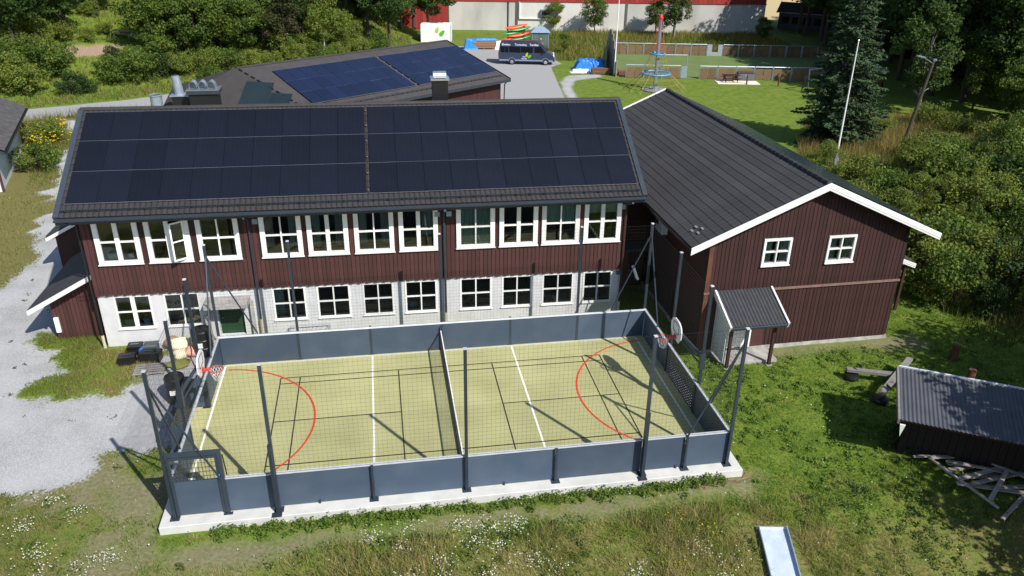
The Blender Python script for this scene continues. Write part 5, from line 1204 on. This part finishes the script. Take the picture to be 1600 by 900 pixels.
# ================================================================== vegetation
def leafmesh(name, C, size, out, cols, m, asp=.62, rng=RNG, flat=0.):
    n = len(C); nr = rng.normal(size=(n, 3)); nr /= np.linalg.norm(nr, axis=1)[:, None]; nr = nr*.75+out*.6+np.array([0, 0, .35+flat]); nr /= np.linalg.norm(nr, axis=1)[:, None]
    a = rng.normal(size=(n, 3)); a -= nr*(a*nr).sum(1)[:, None]; a /= np.linalg.norm(a, axis=1)[:, None]; b = np.cross(nr, a); s = size[:, None]
    V = np.stack([C-a*s*.5, C+b*s*asp*.5+nr*s*.08, C+a*s*.5, C-b*s*asp*.5+nr*s*.08], 1).reshape(-1, 3)
    F = np.arange(4*n).reshape(n, 4); return npmesh(name, V, F, m, np.repeat(cols, 4, 0))
def palette(n, base, var, rng): 
    k = rng.normal(size=(n, 1))*var; c = np.array(base)[None]*np.clip(1+k, .45, 1.7); c[:, 0] *= np.clip(1+rng.normal(size=n)*var*.6, .6, 1.6); return c
def make_crown(seed, nc, rx, rz, zc, per, rc, ls, base, base2, name='crown', cut=-1.):
    rg = np.random.default_rng(seed); P, S_, O, Cc = [], [], [], []
    k = 0
    while k < nc:
        d = rg.normal(size=3); d /= np.linalg.norm(d)
        if d[2] < cut: continue
        r = rg.uniform(.35, 1)**.55; lump = 1+.30*math.sin(3*math.atan2(d[1], d[0])+seed)+.18*rg.normal()
        c = np.array([d[0]*rx*r*lump, d[1]*rx*r*lump, zc+d[2]*rz*r]); q = rc*rg.uniform(.6, 1.35); n = int(per*rg.uniform(.6, 1.3)*(q/rc))
        e = rg.normal(size=(n, 3)); e /= np.linalg.norm(e, axis=1)[:, None]; rr = q*rg.uniform(.25, 1, size=n)**.5
        pts = c+e*rr[:, None]*np.array([1, 1, .72]); cb = np.array(base)*(1-(t := rg.uniform()))+np.array(base2)*t; cb = cb*rg.uniform(.78, 1.2)
        P.append(pts); S_.append(ls*rg.uniform(.65, 1.35, size=n)); O.append(e); Cc.append(palette(n, cb, .16, rg)); k += 1
    P = np.concatenate(P); keep = P[:, 2] > .05
    return leafmesh(name, P[keep], np.concatenate(S_)[keep], np.concatenate(O)[keep], np.concatenate(Cc)[keep], LEAF, rng=rg)
def make_trunk(seed, h, r, spread, zb, m=BARK, nl=7, multi=1):
    rg = random.Random(seed); b = MB()
    for q in range(multi):
        ox, oy = (rg.uniform(-.3, .3)*r*6, rg.uniform(-.3, .3)*r*6) if multi > 1 else (0, 0); pts = []; lean = (rg.uniform(-.06, .06), rg.uniform(-.06, .06))
        for k in range(6): t = k/5; pts.append(Vector((ox+lean[0]*h*t+rg.uniform(-.03, .03)*h*t, oy+lean[1]*h*t+rg.uniform(-.03, .03)*h*t, -.3+(h*.86+.3)*t)))
        for k in range(5): b.tube(pts[k], pts[k+1], r*(1-.17*k), r*(1-.17*(k+1)), 7, cap=(k in (0, 4)))
        for k in range(nl):
            t = rg.uniform(zb, .85); i = min(4, int(t*5)); p = pts[i].lerp(pts[i+1], t*5-i); a = rg.uniform(0, 6.28); L_ = spread*rg.uniform(.55, .95)
            e = p+Vector((math.cos(a)*L_, math.sin(a)*L_, L_*rg.uniform(.35, .9))); mid = p.lerp(e, .5)+Vector((0, 0, L_*.08)); rr = r*(1-.17*i)*.5
            b.tube(p, mid, rr, rr*.7, 5); b.tube(mid, e, rr*.7, rr*.25, 5)
    return b.mesh('trunk', m)
G1, G2, G3, G4 = (.075, .130, .020), (.130, .185, .027), (.036, .074, .016), (.170, .210, .034)
PT = {}
PT['tall'] = [(make_trunk(10+i, 15, .28, 3.6, .3), make_crown(20+i, 62, 3.9, 5.6, 9.6, 150, 1.35, .40, G3, G1)) for i in range(3)]
PT['mid'] = [(make_trunk(30+i, 7.5, .15, 2.0, .25), make_crown(40+i, 54, 2.3, 3.0, 4.6, 140, .85, .25, G1, G2)) for i in range(3)]
PT['bright'] = [(make_trunk(50+i, 7.0, .13, 2.0, .25, BIRCHB), make_crown(60+i, 50, 2.2, 2.9, 4.4, 140, .80, .23, G2, G4)) for i in range(2)]
PT['shrub'] = [(make_trunk(70+i, 2.0, .045, .9, .1, BARK, 4, 4), make_crown(80+i, 40, 1.25, 1.05, 1.15, 95, .46, .145, G1, G2, cut=-.9)) for i in range(3)]
PT['shrubl'] = [(make_trunk(75+i, 2.0, .04, .9, .1, BARK, 4, 4), make_crown(90+i, 40, 1.2, 1.0, 1.1, 95, .42, .13, (.14, .20, .03), (.20, .23, .04), cut=-.9)) for i in range(2)]
PT['shrubd'] = [(make_trunk(78+i, 2.0, .04, .9, .1, BARK, 4, 4), make_crown(95+i, 40, 1.3, 1.05, 1.1, 95, .45, .14, G3, (.05, .085, .026), cut=-.9)) for i in range(2)]
PT['willow'] = [(make_trunk(110, 8, .12, 2.0, .2, BIRCHB, 7, 3), make_crown(111, 60, 2.1, 3.4, 5.2, 130, .75, .24, (.055, .105, .022), (.085, .135, .03)))]
PT['brown'] = [(make_trunk(115, 7.5, .15, 2.0, .25), make_crown(116, 50, 1.9, 3.2, 4.4, 130, .75, .25, (.070, .058, .026), (.055, .075, .022)))]
_tn = [0]
def tree(kind, name, label, cat, x, y, sc=1., group=None, sz=None, v=None):
    P = PT[kind]; tr, cr = P[_tn[0] % len(P) if v is None else v]; _tn[0] += 1
    t = thing(name, label, cat, (x, y, hz(x, y)), random.uniform(0, 6.28), group); t.scale = (sc, sc, sz or sc*random.uniform(.92, 1.1))
    link('trunk', tr, t); link('crown' if kind[:5] != 'shrub' else 'foliage', cr, t); return t
# spruce
def spruce(seed, h, r):
    rg = np.random.default_rng(seed); P, S_, O, Cc = [], [], [], []; z = .5
    wood = MB(); wood.tube((0, 0, -.3), (0, 0, h*.97), .26, .03, 8)
    while z < h*.98:
        t = z/h; L0 = r*(1-t)**.8*(.75+.25*min(1, t*5))+.15; nb = int(7+4*(1-t))
        for k in range(nb):
            a = 2*math.pi*k/nb+rg.uniform(-.3, .3); L_ = L0*rg.uniform(.65, 1.12); d = np.array([math.cos(a), math.sin(a), 0]); n = max(14, int(150*L_/r*(1.1-.4*t)))
            u = rg.uniform(.12, 1, size=n)**.8; droop = -.30*L_*u*u+.10*L_*u**4*1.6; w_ = (1-u)*.42*L_+.10; side = rg.uniform(-1, 1, size=n)*w_
            pts = np.array([0, 0, z])+d*(u*L_)[:, None]+np.array([-d[1], d[0], 0])*side[:, None]; pts[:, 2] += droop-np.abs(side)*.16+rg.normal(size=n)*.03
            P.append(pts); S_.append(rg.uniform(.24, .46, size=n)*(1-.35*t)); O.append(np.repeat(d[None], n, 0)*.3); Cc.append(palette(n, np.array((.050, .086, .038))*rg.uniform(.65, 1.4), .16, rg))
            wood.tube((0, 0, z), tuple(np.array([0, 0, z-.1*L_])+d*L_*.75), .03, .01, 4, cap=False)
        z += .36*(1-.35*t)
    return wood.mesh('trunk', BARK), leafmesh('crown', np.concatenate(P), np.concatenate(S_), np.concatenate(O), np.concatenate(Cc), NEEDLE, .42, rg, .8)
PT['spruce'] = [spruce(5, 15.5, 4.1)]
tree('spruce', 'spruce_tree', 'tall dense spruce standing on the lawn behind the brown hall', 'tree', 43.6, 38.0, 1., sz=1.0)
PT['spruce2'] = [spruce(9, 13, 2.4)]
tree('willow', 'leafy_tree', 'sunlit round leafy tree behind the leaning lamp post', 'tree', 57.2, 47.3, 1.1, sz=1.15)
tree('willow', 'leafy_tree', 'small pale hanging tree against the dark wood at the right edge', 'tree', 67.5, 41.0, 1.0)
# wood on the right
rw = random.Random(3); WT = [(57, 24), (59, 34), (62, 44), (64, 54), (65, 66), (67, 80), (71, 94), (76, 108)]
LIT = [(57.2, 47.3), (47.2, 35.5), (43.6, 38.5), (51, 31), (46, 27), (50, 40), (41, 20), (67.5, 41)]
def shades(x, y, h):
    for qx, qy in LIT:
        dx, dy = qx-x, qy-y; t = (-.58*dx+.885*dy)/1.12; per = abs(dx*.885+dy*.58)/1.058
        if 1.5 < t < h and per < 3.0+h*.28: return True
    return False
wood_pos = []
for (x0, y0), (x1, y1) in zip(WT, WT[1:]):
    for k in range(3):
        t = (k+.5)/3
        for row in range(4):
            wood_pos.append((x0+(x1-x0)*t+row*4.6+rw.uniform(-1, 1)*1.2+1, y0+(y1-y0)*t+rw.uniform(-1.4, 1.4), rw.uniform(.95, 1.3)))
wood_pos += [(x, y, s) for x, y, s in ((66, 14, 1.2), (72, 24, 1.25), (70, 8, 1.2), (76, 16, 1.3), (80, 26, 1.3), (64, 20, 1.1))]
for i, (x, y, s) in enumerate(wood_pos):
    k = 'spruce2' if i % 4 == 2 else 'tall'
    if shades(x, y, 15*s): k, s = 'mid', .8
    if k == 'mid' and shades(x, y, 6.5): continue
    if k == 'mid': tree(k, 'forest_edge_tree', 'low leafy tree at the edge of the dark wood on the right', 'tree', x, y, s, 'low trees at the edge of the wood')
    else: tree(k, 'forest_tree', 'tall tree in the dark shaded wood on the right' if k == 'tall' else 'dark conifer standing among the shaded wood on the right', 'tree', x, y, s, 'trees of the dark wood on the right' if k == 'tall' else 'conifers of the dark wood')
for x, y, s in ((30.8, -6.6, 1.4), (33.4, -8.2, 1.5), (26.9, -10.6, .85), (34.8, .6, 1.0), (37.6, -1.0, 1.1), (40.2, 1.5, 1.15), (31.2, -10.4, 1.1)):
    tree('mid', 'bank_tree', 'leafy tree on the bank right of the shed', 'tree', x, y, s, 'trees on the bank beside the shed')
# thicket on the right bank
rs = random.Random(12); pts = []
def far_from(p, L_, d): return all((p[0]-q[0])**2+(p[1]-q[1])**2 > d*d for q in L_)
tries = 0
while len(pts) < 62 and tries < 6000:
    tries += 1; y = rs.uniform(7.5, 29.5); x = rs.uniform(32.6+max(0, (y-26))*.9, 40+.46*y)
    if y < 12 and x < 33.4: continue
    if y > 21 and x < 46 and rs.random() < .72: continue
    if far_from((x, y), pts, 1.55) and math.hypot(x-46.9, y-34.1) > 2.5: pts.append((x, y))
for i, (x, y) in enumerate(pts):
    k = ('shrubl', 'shrub', 'shrubl', 'shrubd', 'shrubl', 'shrub')[i % 6]
    if i % 6 == 4:
        tree('bright', 'thicket_sapling', 'taller light green sapling rising from the thicket right of the hall', 'tree', x, y, rs.uniform(.38, .52), 'saplings in the right hand thicket'); continue
    tree(k, 'thicket_shrub', 'leafy shrub in the thicket right of the brown hall', 'shrub', x, y, rs.choice((.6, .8, 1.0, 1.15, 1.35, 1.6)), 'shrubs of the right hand thicket', sz=rs.uniform(.8, 1.5))
for x, y, s in ((51.8, 30.5, 1.2), (53.5, 36.5, 1.1), (54.5, 41.5, 1.2), (49.4, 40.6, .7)):
    tree('shrubl', 'bank_shrub', 'yellowish shrub around the foot of the leaning lamp post', 'shrub', x, y, s, 'yellowish shrubs by the lamp post')
# hillside on the left
HT = [('mid', -17.4, 76.4, 1.0), ('mid', -15.2, 79.5, 1.15), ('mid', -12.6, 76.2, 1.0), ('mid', -10.4, 79.5, 1.2), ('mid', -8.0, 77.4, 1.05), ('mid', -13.0, 83, 1.2), ('mid', -6.0, 81, 1.2), ('brown', -3.6, 79.6, 1.0), ('tall', -1.6, 85, .65), ('bright', .9, 82.0, .95), ('bright', 2.6, 84.6, .6), ('tall', 6.2, 90.0, .85), ('tall', 9.0, 89.0, .72), ('tall', 3.6, 93.5, .85), ('tall', 9.2, 97, .8),
      ('mid', -5.2, 84.5, 1.3), ('mid', -18.5, 84.5, .8), ('bright', -23.2, 92, 1.1), ('bright', -19.6, 93, 1.2), ('mid', -15.5, 90, 1.3), ('mid', -9.5, 88, 1.3), ('mid', -27.2, 93, 1.2)]
HLAB = {'mid': 'green broadleaf tree in the grove on the hillside behind the school', 'bright': 'light green young tree on the hillside behind the school', 'tall': 'large dark tree beside the red hall wing', 'brown': 'brownish tree behind the felt roof of the rear building'}
for k, x, y, s in HT: tree(k, 'hillside_tree', HLAB[k], 'tree', x, y, s, 'hillside '+k+' trees' if k != 'brown' else None)
for x, y, s in ((-30.5, 75.6, 1.0), (-33.5, 70.5, 1.0), (-27.6, 80.8, .9), (-37, 66, 1.05), (-34.5, 79, 1.1), (-31, 86, 1.1), (-40, 74, 1.1), (-38, 84, 1.1), (-29.6, 71.4, .75), (-26.4, 76.8, .62), (-25.0, 84.5, .75), (-32, 79.5, .9)):
    tree('tall', 'dark_hill_tree', 'tall dark tree in the shaded corner of the hillside', 'tree', x, y, s, 'dark trees at the hillside corner')
rg_ = random.Random(8)
for i in range(34):
    x = -62+i*2.35+rg_.uniform(-1, 1); y = 100+rg_.uniform(-3, 12)+max(0, -x-20)*.1
    if x > 15: continue
    tree('tall', 'ridge_tree', 'tall tree on the skyline ridge behind the hillside', 'tree', x, y, rg_.uniform(.85, 1.15), 'trees on the ridge')
HSH = [('shrubl', -29.2, 63.6, 1.7), ('shrubl', -26.6, 63.2, 1.6), ('shrub', -28.2, 67.4, 1.7), ('shrub', -25.6, 67.0, 1.5), ('shrubl', -31.6, 66.0, 1.9), ('shrub', -25.2, 70.2, 1.1), ('shrubd', -22.4, 63.9, .95), ('shrubd', -21.2, 64.6, .7), ('shrub', -19.2, 67.8, 1.25), ('shrub', -17.4, 68.6, 1.35), ('shrub', -18.2, 71.0, 1.2), ('shrubd', -15.5, 70.5, 1.2), ('shrub', -20.6, 69.5, .9), ('shrubl', -13.8, 71.2, 1.2), ('shrubl', -11.6, 72.4, 1.2), ('shrub', -9.4, 73.2, 1.2), ('shrubl', -7.0, 74.4, 1.1), ('shrubl', -4.6, 75.6, 1.1), ('shrubl', -2.0, 77.2, 1.1), ('shrub', .4, 78.8, 1.1), ('shrubl', 2.6, 80.4, 1.0), ('shrubl', 5.0, 82.6, 1.0), ('shrub', 7.4, 84.6, 1.1), ('shrubd', -21.0, 73.6, .7), ('shrub', -16.6, 73.8, 1.4), ('shrubl', -23.0, 79.6, .7), ('shrubl', -24.2, 77.2, .75), ('shrubl', -25.6, 84, .9), ('shrub', -20.6, 88, .9), ('shrub', -10.6, 70.2, .9)]
rh_ = random.Random(21)
while len(HSH) < 62:
    x = rh_.uniform(-33, 6); y = 62+.6*(x+22)+rh_.uniform(2.5, 24)
    if (-24.5 < x < -17.5 and 71 < y < 95) or not far_from((x, y), [(q[1], q[2]) for q in HSH], 1.7): continue
    HSH.append((rh_.choice(('shrub', 'shrubl', 'shrubl', 'shrubd')), x, y, rh_.uniform(.7, 1.5)))
for k, x, y, s in HSH: tree(k, 'hillside_shrub', 'leafy shrub on the slope above the left road', 'shrub', x, y, s, 'shrubs on the left slope')
# shrubs in front of the red hall, by the left house
for x, y, s, k, lb in ((34.6, 105.2, .62, 'bright', 'slim light green tree against the concrete wall beside the wall unit'), (40.2, 101.8, .70, 'mid', 'round green bush tree in front of the concrete wall'), (51.3, 97.3, .98, 'willow', 'tallest willow like tree before the red hall and climbing mast'), (62.8, 91.4, .50, 'mid', 'small green tree at the far corner of the ball pen'), (31.7, 84.6, .34, 'bright', 'small willow bush between the minibus and the blue tarpaulin'), (48.8, 98.6, .7, 'mid', 'dark bush tree left of the tallest willow before the red hall')):
    tree(k, 'wall_tree', lb, 'tree', x, y, s)
for x, y, s, k, lb in ((-16.9, 38.6, 1.05, 'shrub', 'round green bush at the corner of the edge house'), (-18.6, 45.2, 1.0, 'shrubl', 'yellow flowering bush beside the edge house roof')):
    tree(k, 'garden_bush', lb, 'bush', x, y, s)
o = tree('shrubd', 'garden_bush', 'low dark bush beside the shed wall and timber heap', 'bush', 24.3, .2, .42)
# ------------------------------------------------------------------ grass
def scatter(n, x0, x1, y0, y1, rng): return rng.uniform(x0, x1, n), rng.uniform(y0, y1, n)
def samp(A, x, y):
    i = np.clip(np.searchsorted(gx, x)-1, 0, len(gx)-2); j = np.clip(np.searchsorted(gy, y)-1, 0, len(gy)-2); return A[j, i]
def blades(name, label, x, y, h, w_, cols, rng, lean=.35, cat='grass'):
    n = len(x); z = samp(GZ, x, y)-.01; a = rng.uniform(0, 2*np.pi, n); t = np.stack([np.cos(a), np.sin(a), np.zeros(n)], -1)*w_[:, None]*.5; b = np.stack([x, y, z], -1)
    l_ = rng.normal(size=(n, 2))*lean*h[:, None]; tip = b+np.stack([l_[:, 0], l_[:, 1], h], -1)
    V = np.stack([b-t, b+t, tip], 1).reshape(-1, 3); o = link(name, npmesh(name, V, np.arange(3*n).reshape(n, 3), GRASS, np.repeat(cols, 3, 0)), None, 'stuff'); o['label'] = label; o['category'] = cat; return o
rg = np.random.default_rng(17)
def gcol(n, a, b, f, var=.18):
    c = np.array(a)[None]*(1-f[:, None])+np.array(b)[None]*f[:, None]; return c*np.clip(1+rg.normal(size=(n, 1))*var, .5, 1.6)
GG, GY_, GS, GD = (.120, .210, .026), (.185, .265, .042), (.37, .295, .135), (.088, .190, .022)
def keep(x, y, g=-.1, d=None, r=-.1):
    k = (samp(gravel, x, y) < g) & (samp(road, x, y) < r)
    k &= ~((x > -.45) & (x < 18.3) & (y > -.5) & (y < 9.5)); k &= ~((x > 19.6) & (x < 28.9) & (y > 7.2) & (y < 26)); k &= ~((x > -5.4) & (x < 18) & (y > 11.4) & (y < 22))
    if d is not None: k &= (samp(dirt, x, y)+(rg.uniform(size=len(x))-.5)*.7 < d)
    return k
# near right lawn
x, y = scatter(95000, 18.3, 34, -4.5, 14, rg); f = fbm(x, y, 2.0, 31); k = keep(x, y, d=-.05); x, y, f = x[k], y[k], f[k]
h = (.05+.11*f)*rg.uniform(.6, 1.4, len(x)); blades('lawn_grass', 'bright green grass right of the ball court', x, y, h, rg.uniform(.012, .03, len(x)), gcol(len(x), GD, GY_, np.clip((f-.3)*1.8, 0, 1)), rg)
# meadow in front
x, y = scatter(140000, -8, 27, -7.5, -.7, rg); f = fbm(x, y, 1.6, 51); f2 = fbm(x, y, .7, 57); k = keep(x, y, d=-.15) & (rg.uniform(size=len(x)) < .35+.9*f); k &= ~((np.abs(x-18.2) < .62) & (y < -2.8))
x, y, f, f2 = x[k], y[k], f[k], f2[k]; tall = sm(-1.5, -2.4, y)*sm(0, 6, x)*sm(23, 19, x)*(.35+.65*sm(.38, .6, f)); h = (.06+.10*f+tall*(.16+.40*f2))*rg.uniform(.5, 1.3, len(x))
blades('meadow_grass', 'long dry meadow grass along the bottom of the picture', x, y, h, rg.uniform(.012, .03, len(x)), gcol(len(x), (.165, .235, .035), (.48, .39, .18), np.clip((f2-.40)*2.6+(rg.uniform(size=len(x))-.42)*1.2*tall, 0, 1)), rg, .4)
# bottom left
x, y = scatter(42000, -9, -.4, -4, 5, rg); f = fbm(x, y, 1.4, 71); k = keep(x, y, d=.05) & (rg.uniform(size=len(x)) < f*1.5); x, y, f = x[k], y[k], f[k]
blades('rough_grass', 'patchy rough grass between gravel and court at lower left', x, y, (.04+.10*f)*rg.uniform(.6, 1.4, len(x)), rg.uniform(.012, .03, len(x)), gcol(len(x), GD, (.16, .165, .045), np.clip((f-.25)*1.5+rg.normal(size=len(x))*.2, 0, 1)), rg)
# island by the store and left verge
x, y = scatter(46000, -9, -2.5, 7, 13.2, rg); f = fbm(x, y, 1.2, 75); k = keep(x, y, -.02) & (rg.uniform(size=len(x)) < .1+1.1*f); x, y, f = x[k], y[k], f[k]
blades('island_grass', 'patch of grass and dry weeds before the lean-to store', x, y, (.05+.14*f)*rg.uniform(.6, 1.5, len(x)), rg.uniform(.012, .03, len(x)), gcol(len(x), (.15, .22, .03), (.42, .33, .15), np.clip(sm(-6.5, -3.6, x)*.9*(f+.35)+f*.5+rg.normal(size=len(x))*.25-.15, 0, 1)), rg)
x, y = scatter(32000, -26, -8, 17, 56, rg); f = fbm(x, y, 2.4, 77); k = keep(x, y, -.1) & ~((x < -15.6) & (y > 33.4) & (y < 46) & (x < -16.2-(y-33.4)*.22)); x, y, f = x[k], y[k], f[k]
blades('verge_grass', 'tall yellow green grass on the verge left of the school', x, y, (.10+.65*sm(34, 40, y)+.1*f)*rg.uniform(.5, 1.3, len(x)), rg.uniform(.03, .06, len(x)), gcol(len(x), (.115, .170, .026), (.31, .27, .09), np.clip(f*1.7-.35+rg.normal(size=len(x))*.2, 0, 1)), rg)
x, y = scatter(42000, -40, 12, 57.5, 98, rg); f = fbm(x, y, 3.2, 79); k = keep(x, y, r=-.3) & (y > 60+.5*(x+20)) & (samp(pink, x, y) < -.3); x, y, f = x[k], y[k], f[k]
blades('hillside_grass', 'rough yellow green grass covering the left hillside', x, y, (.25+.4*f)*rg.uniform(.5, 1.3, len(x)), rg.uniform(.05, .10, len(x)), gcol(len(x), (.105, .165, .024), (.28, .220, .08), np.clip(f*1.9-.5+rg.normal(size=len(x))*.2, 0, 1)), rg)
x, y = scatter(60000, 31.5, 62, 6, 46, rg); f = fbm(x, y, 3.0, 81); k = keep(x, y) & (x > 33+(y > 26)*(y-26)*.62) & (x < 44+.5*y); x, y, f = x[k], y[k], f[k]
blades('bank_grass', 'tall dry grass and weeds between the thicket shrubs', x, y, (.35+.8*f)*rg.uniform(.5, 1.3, len(x)), rg.uniform(.03, .07, len(x)), gcol(len(x), (.105, .155, .026), (.31, .225, .085), np.clip(f*1.8-.45+rg.normal(size=len(x))*.22, 0, 1)), rg)
x, y = scatter(30000, 41.5, 58, 27.5, 46, rg); f = fbm(x, y, 2.6, 85); k = (np.hypot(x-43.6, y-38) > 3.2) & (x > 44.5-(y-36)*.1+np.clip(y-40, 0, 9)*.5) & (rg.uniform(size=len(x)) < .25+1.1*f); x, y, f = x[k], y[k], f[k]
blades('golden_grass', 'tall golden grass around the foot of the leaning lamp post', x, y, (.4+.8*f)*rg.uniform(.5, 1.3, len(x)), rg.uniform(.03, .07, len(x)), gcol(len(x), (.16, .20, .035), (.38, .28, .10), np.clip(f*2.0-.5+rg.normal(size=len(x))*.25, 0, 1)), rg)
x, y = scatter(24000, 28.5, 66, 79, 106, rg); f = fbm(x, y, 3.0, 83); k = keep(x, y) & (y < 106.4-(x-20)*.148); ang = -PA; px_ = (x-34.56)*math.cos(PA)+(y-67.9)*math.sin(PA); py_ = -(x-34.56)*math.sin(PA)+(y-67.9)*math.cos(PA); k &= ~((px_ > -.3) & (px_ < PL+.3) & (py_ > -.3) & (py_ < PW+.3)); x, y, f = x[k], y[k], f[k]
blades('wall_weeds', 'tall yellowish weeds in front of the concrete wall of the red hall', x, y, (.25+.9*f)*rg.uniform(.5, 1.2, len(x)), rg.uniform(.07, .13, len(x)), gcol(len(x), (.115, .170, .028), (.29, .25, .075), np.clip(f*1.7-.35+rg.normal(size=len(x))*.2, 0, 1)), rg)
# leafy weeds along the slab and in the lawns
def weeds(name, label, x, y, n_, r, hgt, ls, base, base2):
    C, S_, O, K = [], [], [], []
    for xx, yy in zip(x, y):
        m_ = int(n_*rg.uniform(.5, 1.4)); e = rg.normal(size=(m_, 3)); e[:, 2] = np.abs(e[:, 2]); e /= np.linalg.norm(e, axis=1)[:, None]
        C.append(np.array([xx, yy, samp(GZ, np.array([xx]), np.array([yy]))[0]+.03])+e*np.array([r, r, hgt])*rg.uniform(.3, 1, (m_, 1))*rg.uniform(.6, 1.3)); S_.append(ls*rg.uniform(.6, 1.4, m_)); O.append(e*.4); t = rg.uniform(); K.append(palette(m_, np.array(base)*(1-t)+np.array(base2)*t, .18, rg))
    o = link(name, leafmesh(name, np.concatenate(C), np.concatenate(S_), np.concatenate(O), np.concatenate(K), LEAF, rng=rg, flat=.4), None, 'stuff'); o['label'] = label; o['category'] = 'weeds'
x = rg.uniform(1.2, 17.5, 330); weeds('slab_weeds', 'leafy green weeds growing along the front of the concrete slab', x, -.60-np.abs(rg.normal(size=330))*.24, 24, .17, .24, .085, (.095, .16, .025), (.15, .22, .033))
x, y = scatter(900, 18.6, 33, -3.5, 7.0, rg); f = fbm(x, y, 2.2, 91); k = keep(x, y, d=-.2) & (f > .42); weeds('lawn_weeds', 'broad leaved weeds in the grass right of the court', x[k], y[k], 20, .18, .11, .10, (.10, .18, .026), (.14, .22, .032))
x, y = scatter(1100, -7, 26, -6.5, -1.7, rg); f = fbm(x, y, 1.8, 93); k = keep(x, y, d=-.3) & (f > .45); k &= ~((np.abs(x-18.2) < .8) & (y < -2.6)); weeds('meadow_weeds', 'dark leafy weeds scattered through the front meadow', x[k], y[k], 26, .22, .34, .08, (.075, .12, .026), (.15, .18, .04))
x, y = scatter(150, -8, -.6, -3.5, 4, rg); k = keep(x, y, d=0); weeds('yard_weeds', 'small leafy weeds at the gravel edge at lower left', x[k], y[k], 18, .16, .12, .08, G1, G2)
x, y = scatter(40, -11, -2.6, 6, 24, rg); weeds('gravel_weeds', 'low weed tufts sprouting in the gravel yard', x, y, 12, .18, .05, .07, G1, (.12, .14, .04))
# daisies
def flowers(name, label, x, y, h, s, colr, rgh=None):
    n = len(x); z = samp(GZ, x, y)+h; C = np.stack([x, y, z], -1); a = rg.uniform(0, 1.5, n); V = []
    for k in range(6): t = a+k*np.pi/3; V.append(C+np.stack([np.cos(t)*s, np.sin(t)*s, rg.normal(size=n)*s*.35], -1))
    V = np.stack(V, 1).reshape(-1, 3); o = link(name, npmesh(name, V, np.arange(6*n).reshape(n, 6), mat('petal_'+name, colr, .8, trans=.3)), None, 'stuff'); o['label'] = label; o['category'] = 'flowers'
def clusters(cs, per, sd):
    X, Y = [], []
    for cx, cy in cs: n = int(per*rg.uniform(.5, 1.5)); X.append(cx+rg.normal(size=n)*sd); Y.append(cy+rg.normal(size=n)*sd*.8)
    return np.concatenate(X), np.concatenate(Y)
cs = [(6.8, -2.3), (7.9, -3.0), (8.6, -1.75), (9.4, -1.9), (10.0, -2.0), (10.3, -1.9), (8.2, -3.6), (9.2, -3.5), (7.6, -3.8), (9.7, -2.7), (10.6, -3.2), (5.9, -1.8), (11.2, -3.4), (15.6, -3.4), (16.4, -3.9), (16.0, -4.5), (8.9, -2.4), (6.9, -3.4), (7.1, -1.5), (-3.6, -1.0), (-2.2, -1.9), (-1.6, -1.5), (-3.2, -1.7), (-4.4, .2), (-3.0, .6), (-4.0, 1.4), (13.5, -3.9), (9.0, -4.2)]
x, y = clusters(cs, 42, .22); k = keep(x, y); flowers('daisies', 'white daisies dotted through the front meadow', x[k], y[k], rg.uniform(.12, .42, k.sum()), rg.uniform(.012, .025, k.sum()), (.75, .75, .68))
x, y = scatter(420, -8, 33, -6, 6, rg); k = keep(x, y); flowers('scattered_daisies', 'single white flowers strewn over the grass', x[k], y[k], rg.uniform(.08, .2, k.sum()), rg.uniform(.015, .028, k.sum()), (.72, .72, .66))
x, y = clusters([(-18.6, 44.6), (-17.8, 46.2), (-19.0, 47.6), (-17.2, 43.6), (-18.0, 42.4)], 45, .7); flowers('yellow_flowers', 'yellow flowers on the verge by the edge house', x, y, rg.uniform(.7, 1.6, len(x)), rg.uniform(.05, .10, len(x)), (.72, .50, .02))
x, y = clusters([(15.2, -2.4), (14.9, -3.9), (15.9, -2.9)], 16, .2); flowers('small_yellow_flowers', 'tiny yellow flowers left of the steel slide', x, y, rg.uniform(.15, .4, len(x)), rg.uniform(.018, .03, len(x)), (.70, .48, .02))
